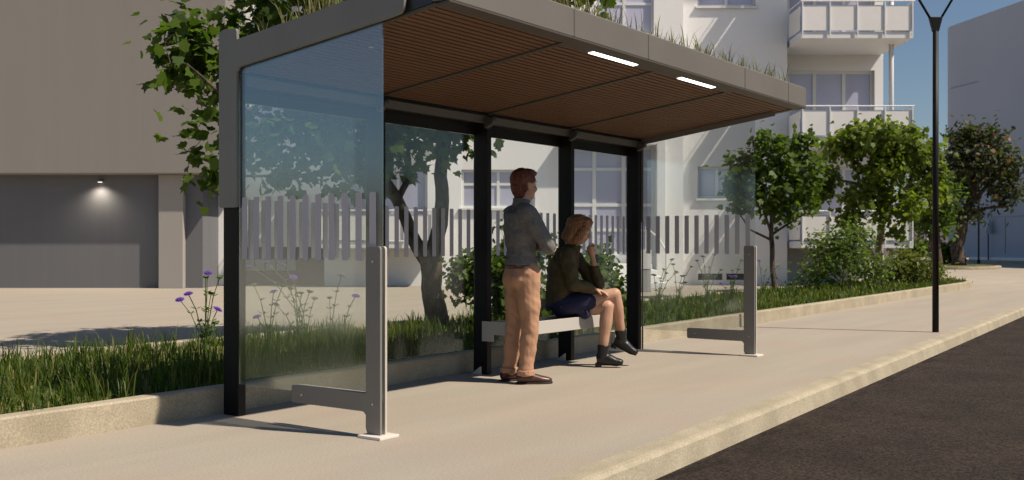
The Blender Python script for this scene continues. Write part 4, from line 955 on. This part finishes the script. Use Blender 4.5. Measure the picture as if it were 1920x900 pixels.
def flower_plant(base, heads, label, group='wild flowers in the planter'):
    """heads: list of (dx, dy, height, open) relative to base"""
    r = empty('scabious_plant', base, 0, label, 'flower', group)
    for (dx, dy, h, op) in heads:
        b = MB(); e = Vector((dx, dy, h)); p1 = Vector((dx*.15, dy*.15, h*.4)); p2 = Vector((dx*.55, dy*.55, h*.78))
        b.tube([(0,0,0), p1, p2, e], [.0055,.005,.0045,.004], 6)
        for q, L in ((p1,.09),(p1.lerp(p2,.5),.07),(p2,.055)):
            for k in range(4):
                a = random.uniform(0, 6.28); d = Vector((math.cos(a), math.sin(a), .5)); s_ = Vector((-math.sin(a), math.cos(a), 0))*.012
                b.add([q, q+d*L*.5+s_, q+d*L, q+d*L*.5-s_], [(0,1,2,3)])
        st = b.build('stem', M['stem'], r)
        hd = MB(); tilt = Vector((random.uniform(-.5,.5), random.uniform(-.6,.1), 1)).normalized(); Q = tilt.to_track_quat('Z','Y').to_matrix()
        if op:
            R0 = random.uniform(.040,.050)
            for ring, (rr, zz, n_) in enumerate(((1,.0,12),(.72,.008,10),(.45,.013,8))):
                for k in range(n_):
                    a = 2*math.pi*(k+.5*ring)/n_; w_ = .30
                    pts = [(0,0,zz), (math.cos(a-w_)*R0*rr*.8, math.sin(a-w_)*R0*rr*.8, zz+.004), (math.cos(a)*R0*rr, math.sin(a)*R0*rr, zz+.001), (math.cos(a+w_)*R0*rr*.8, math.sin(a+w_)*R0*rr*.8, zz+.004)]
                    hd.add([e + Q @ Vector(p) for p in pts], [(0,1,2,3)])
            f = hd.build('petals', M['flower'], st)
            c = MB(); c.ball(e - tilt*.006, (.011,.011,.009), 10, 6); c.build('calyx', M['stem'], st)
        else:
            for k in range(9):
                a = 2*math.pi*k/9; pts = [(0,0,-.004), (math.cos(a-.35)*.034, math.sin(a-.35)*.034, .004), (math.cos(a)*.042, math.sin(a)*.042, .008), (math.cos(a+.35)*.034, math.sin(a+.35)*.034, .004)]
                hd.add([e + Q @ Vector(p) for p in pts], [(0,1,2,3)])
            hd.ball(e, (.026,.026,.013), 10, 6); hd.build('seed_head', M['stem'], st)
    return r
def plant_at(bx, by, d, heads, label):
    """heads given as (x, y, open) in the photograph"""
    b = at(bx, by, d); b.z = .12; hs = []
    for (x, y, op) in heads:
        p = at(x, y, d + random.uniform(-.15,.15)); hs.append((p.x-b.x, p.y-b.y, p.z-.12, op))
    return flower_plant(tuple(b), hs, label)
plant_at(385,640,9.0, [(337,562,1),(353,551,1),(390,512,1),(386,519,0),(408,580,1),(412,520,0),(396,550,0),(404,606,0)], 'purple scabious at the left end of the shelter, in open view left of the post')
plant_at(505,640,9.6, [(482,594,1),(476,534,0),(513,547,1),(530,536,0)], 'scabious with round heads behind the left glass, nearest the end post')
plant_at(560,630,9.9, [(517,571,1),(550,520,1),(565,549,0),(545,541,0),(581,547,0)], 'tangled scabious in the middle of the left glass panel')
plant_at(620,625,10.2, [(640,518,1),(618,558,0)], 'tall single scabious behind the left glass, right of the tangled one')
plant_at(640,625,10.4, [(667,555,1)], 'leaning scabious nearest the upright of the foot bracket')
plant_at(1232,560,15.5, [(1226,516,1),(1260,487,0),(1245,505,0),(1268,510,0),(1250,512,0)], 'tall scabious just right of the shelter end post')
plant_at(1270,560,16.5, [(1279,518,1),(1262,496,0),(1296,500,0),(1285,530,1)], 'scabious with a drooping purple head, second from the end post')
plant_at(1325,556,17.5, [(1318,481,1),(1330,502,1),(1307,489,1),(1352,506,0),(1340,478,1)], 'scabious in front of the basement vents, left of the far foot bracket')
plant_at(1372,556,18, [(1373,507,0),(1368,518,1),(1378,518,1),(1352,532,1),(1390,488,0),(1385,505,0)], 'bushy scabious with twin purple heads, touching the far foot bracket in view')
plant_at(1430,552,19, [(1423,489,1),(1436,505,0),(1460,497,0),(1440,530,1)], 'scabious between the far foot bracket and the young tree')
plant_at(1480,550,20, [(1456,521,1),(1497,512,0),(1480,510,0),(1523,508,0),(1470,535,1)], 'scabious just right of the young tree trunk')
plant_at(575,640,10.8, [(470,500,1),(500,492,1),(532,497,1),(590,560,0)], 'thin far scabious with high violet heads behind the left glass')

print('script done')
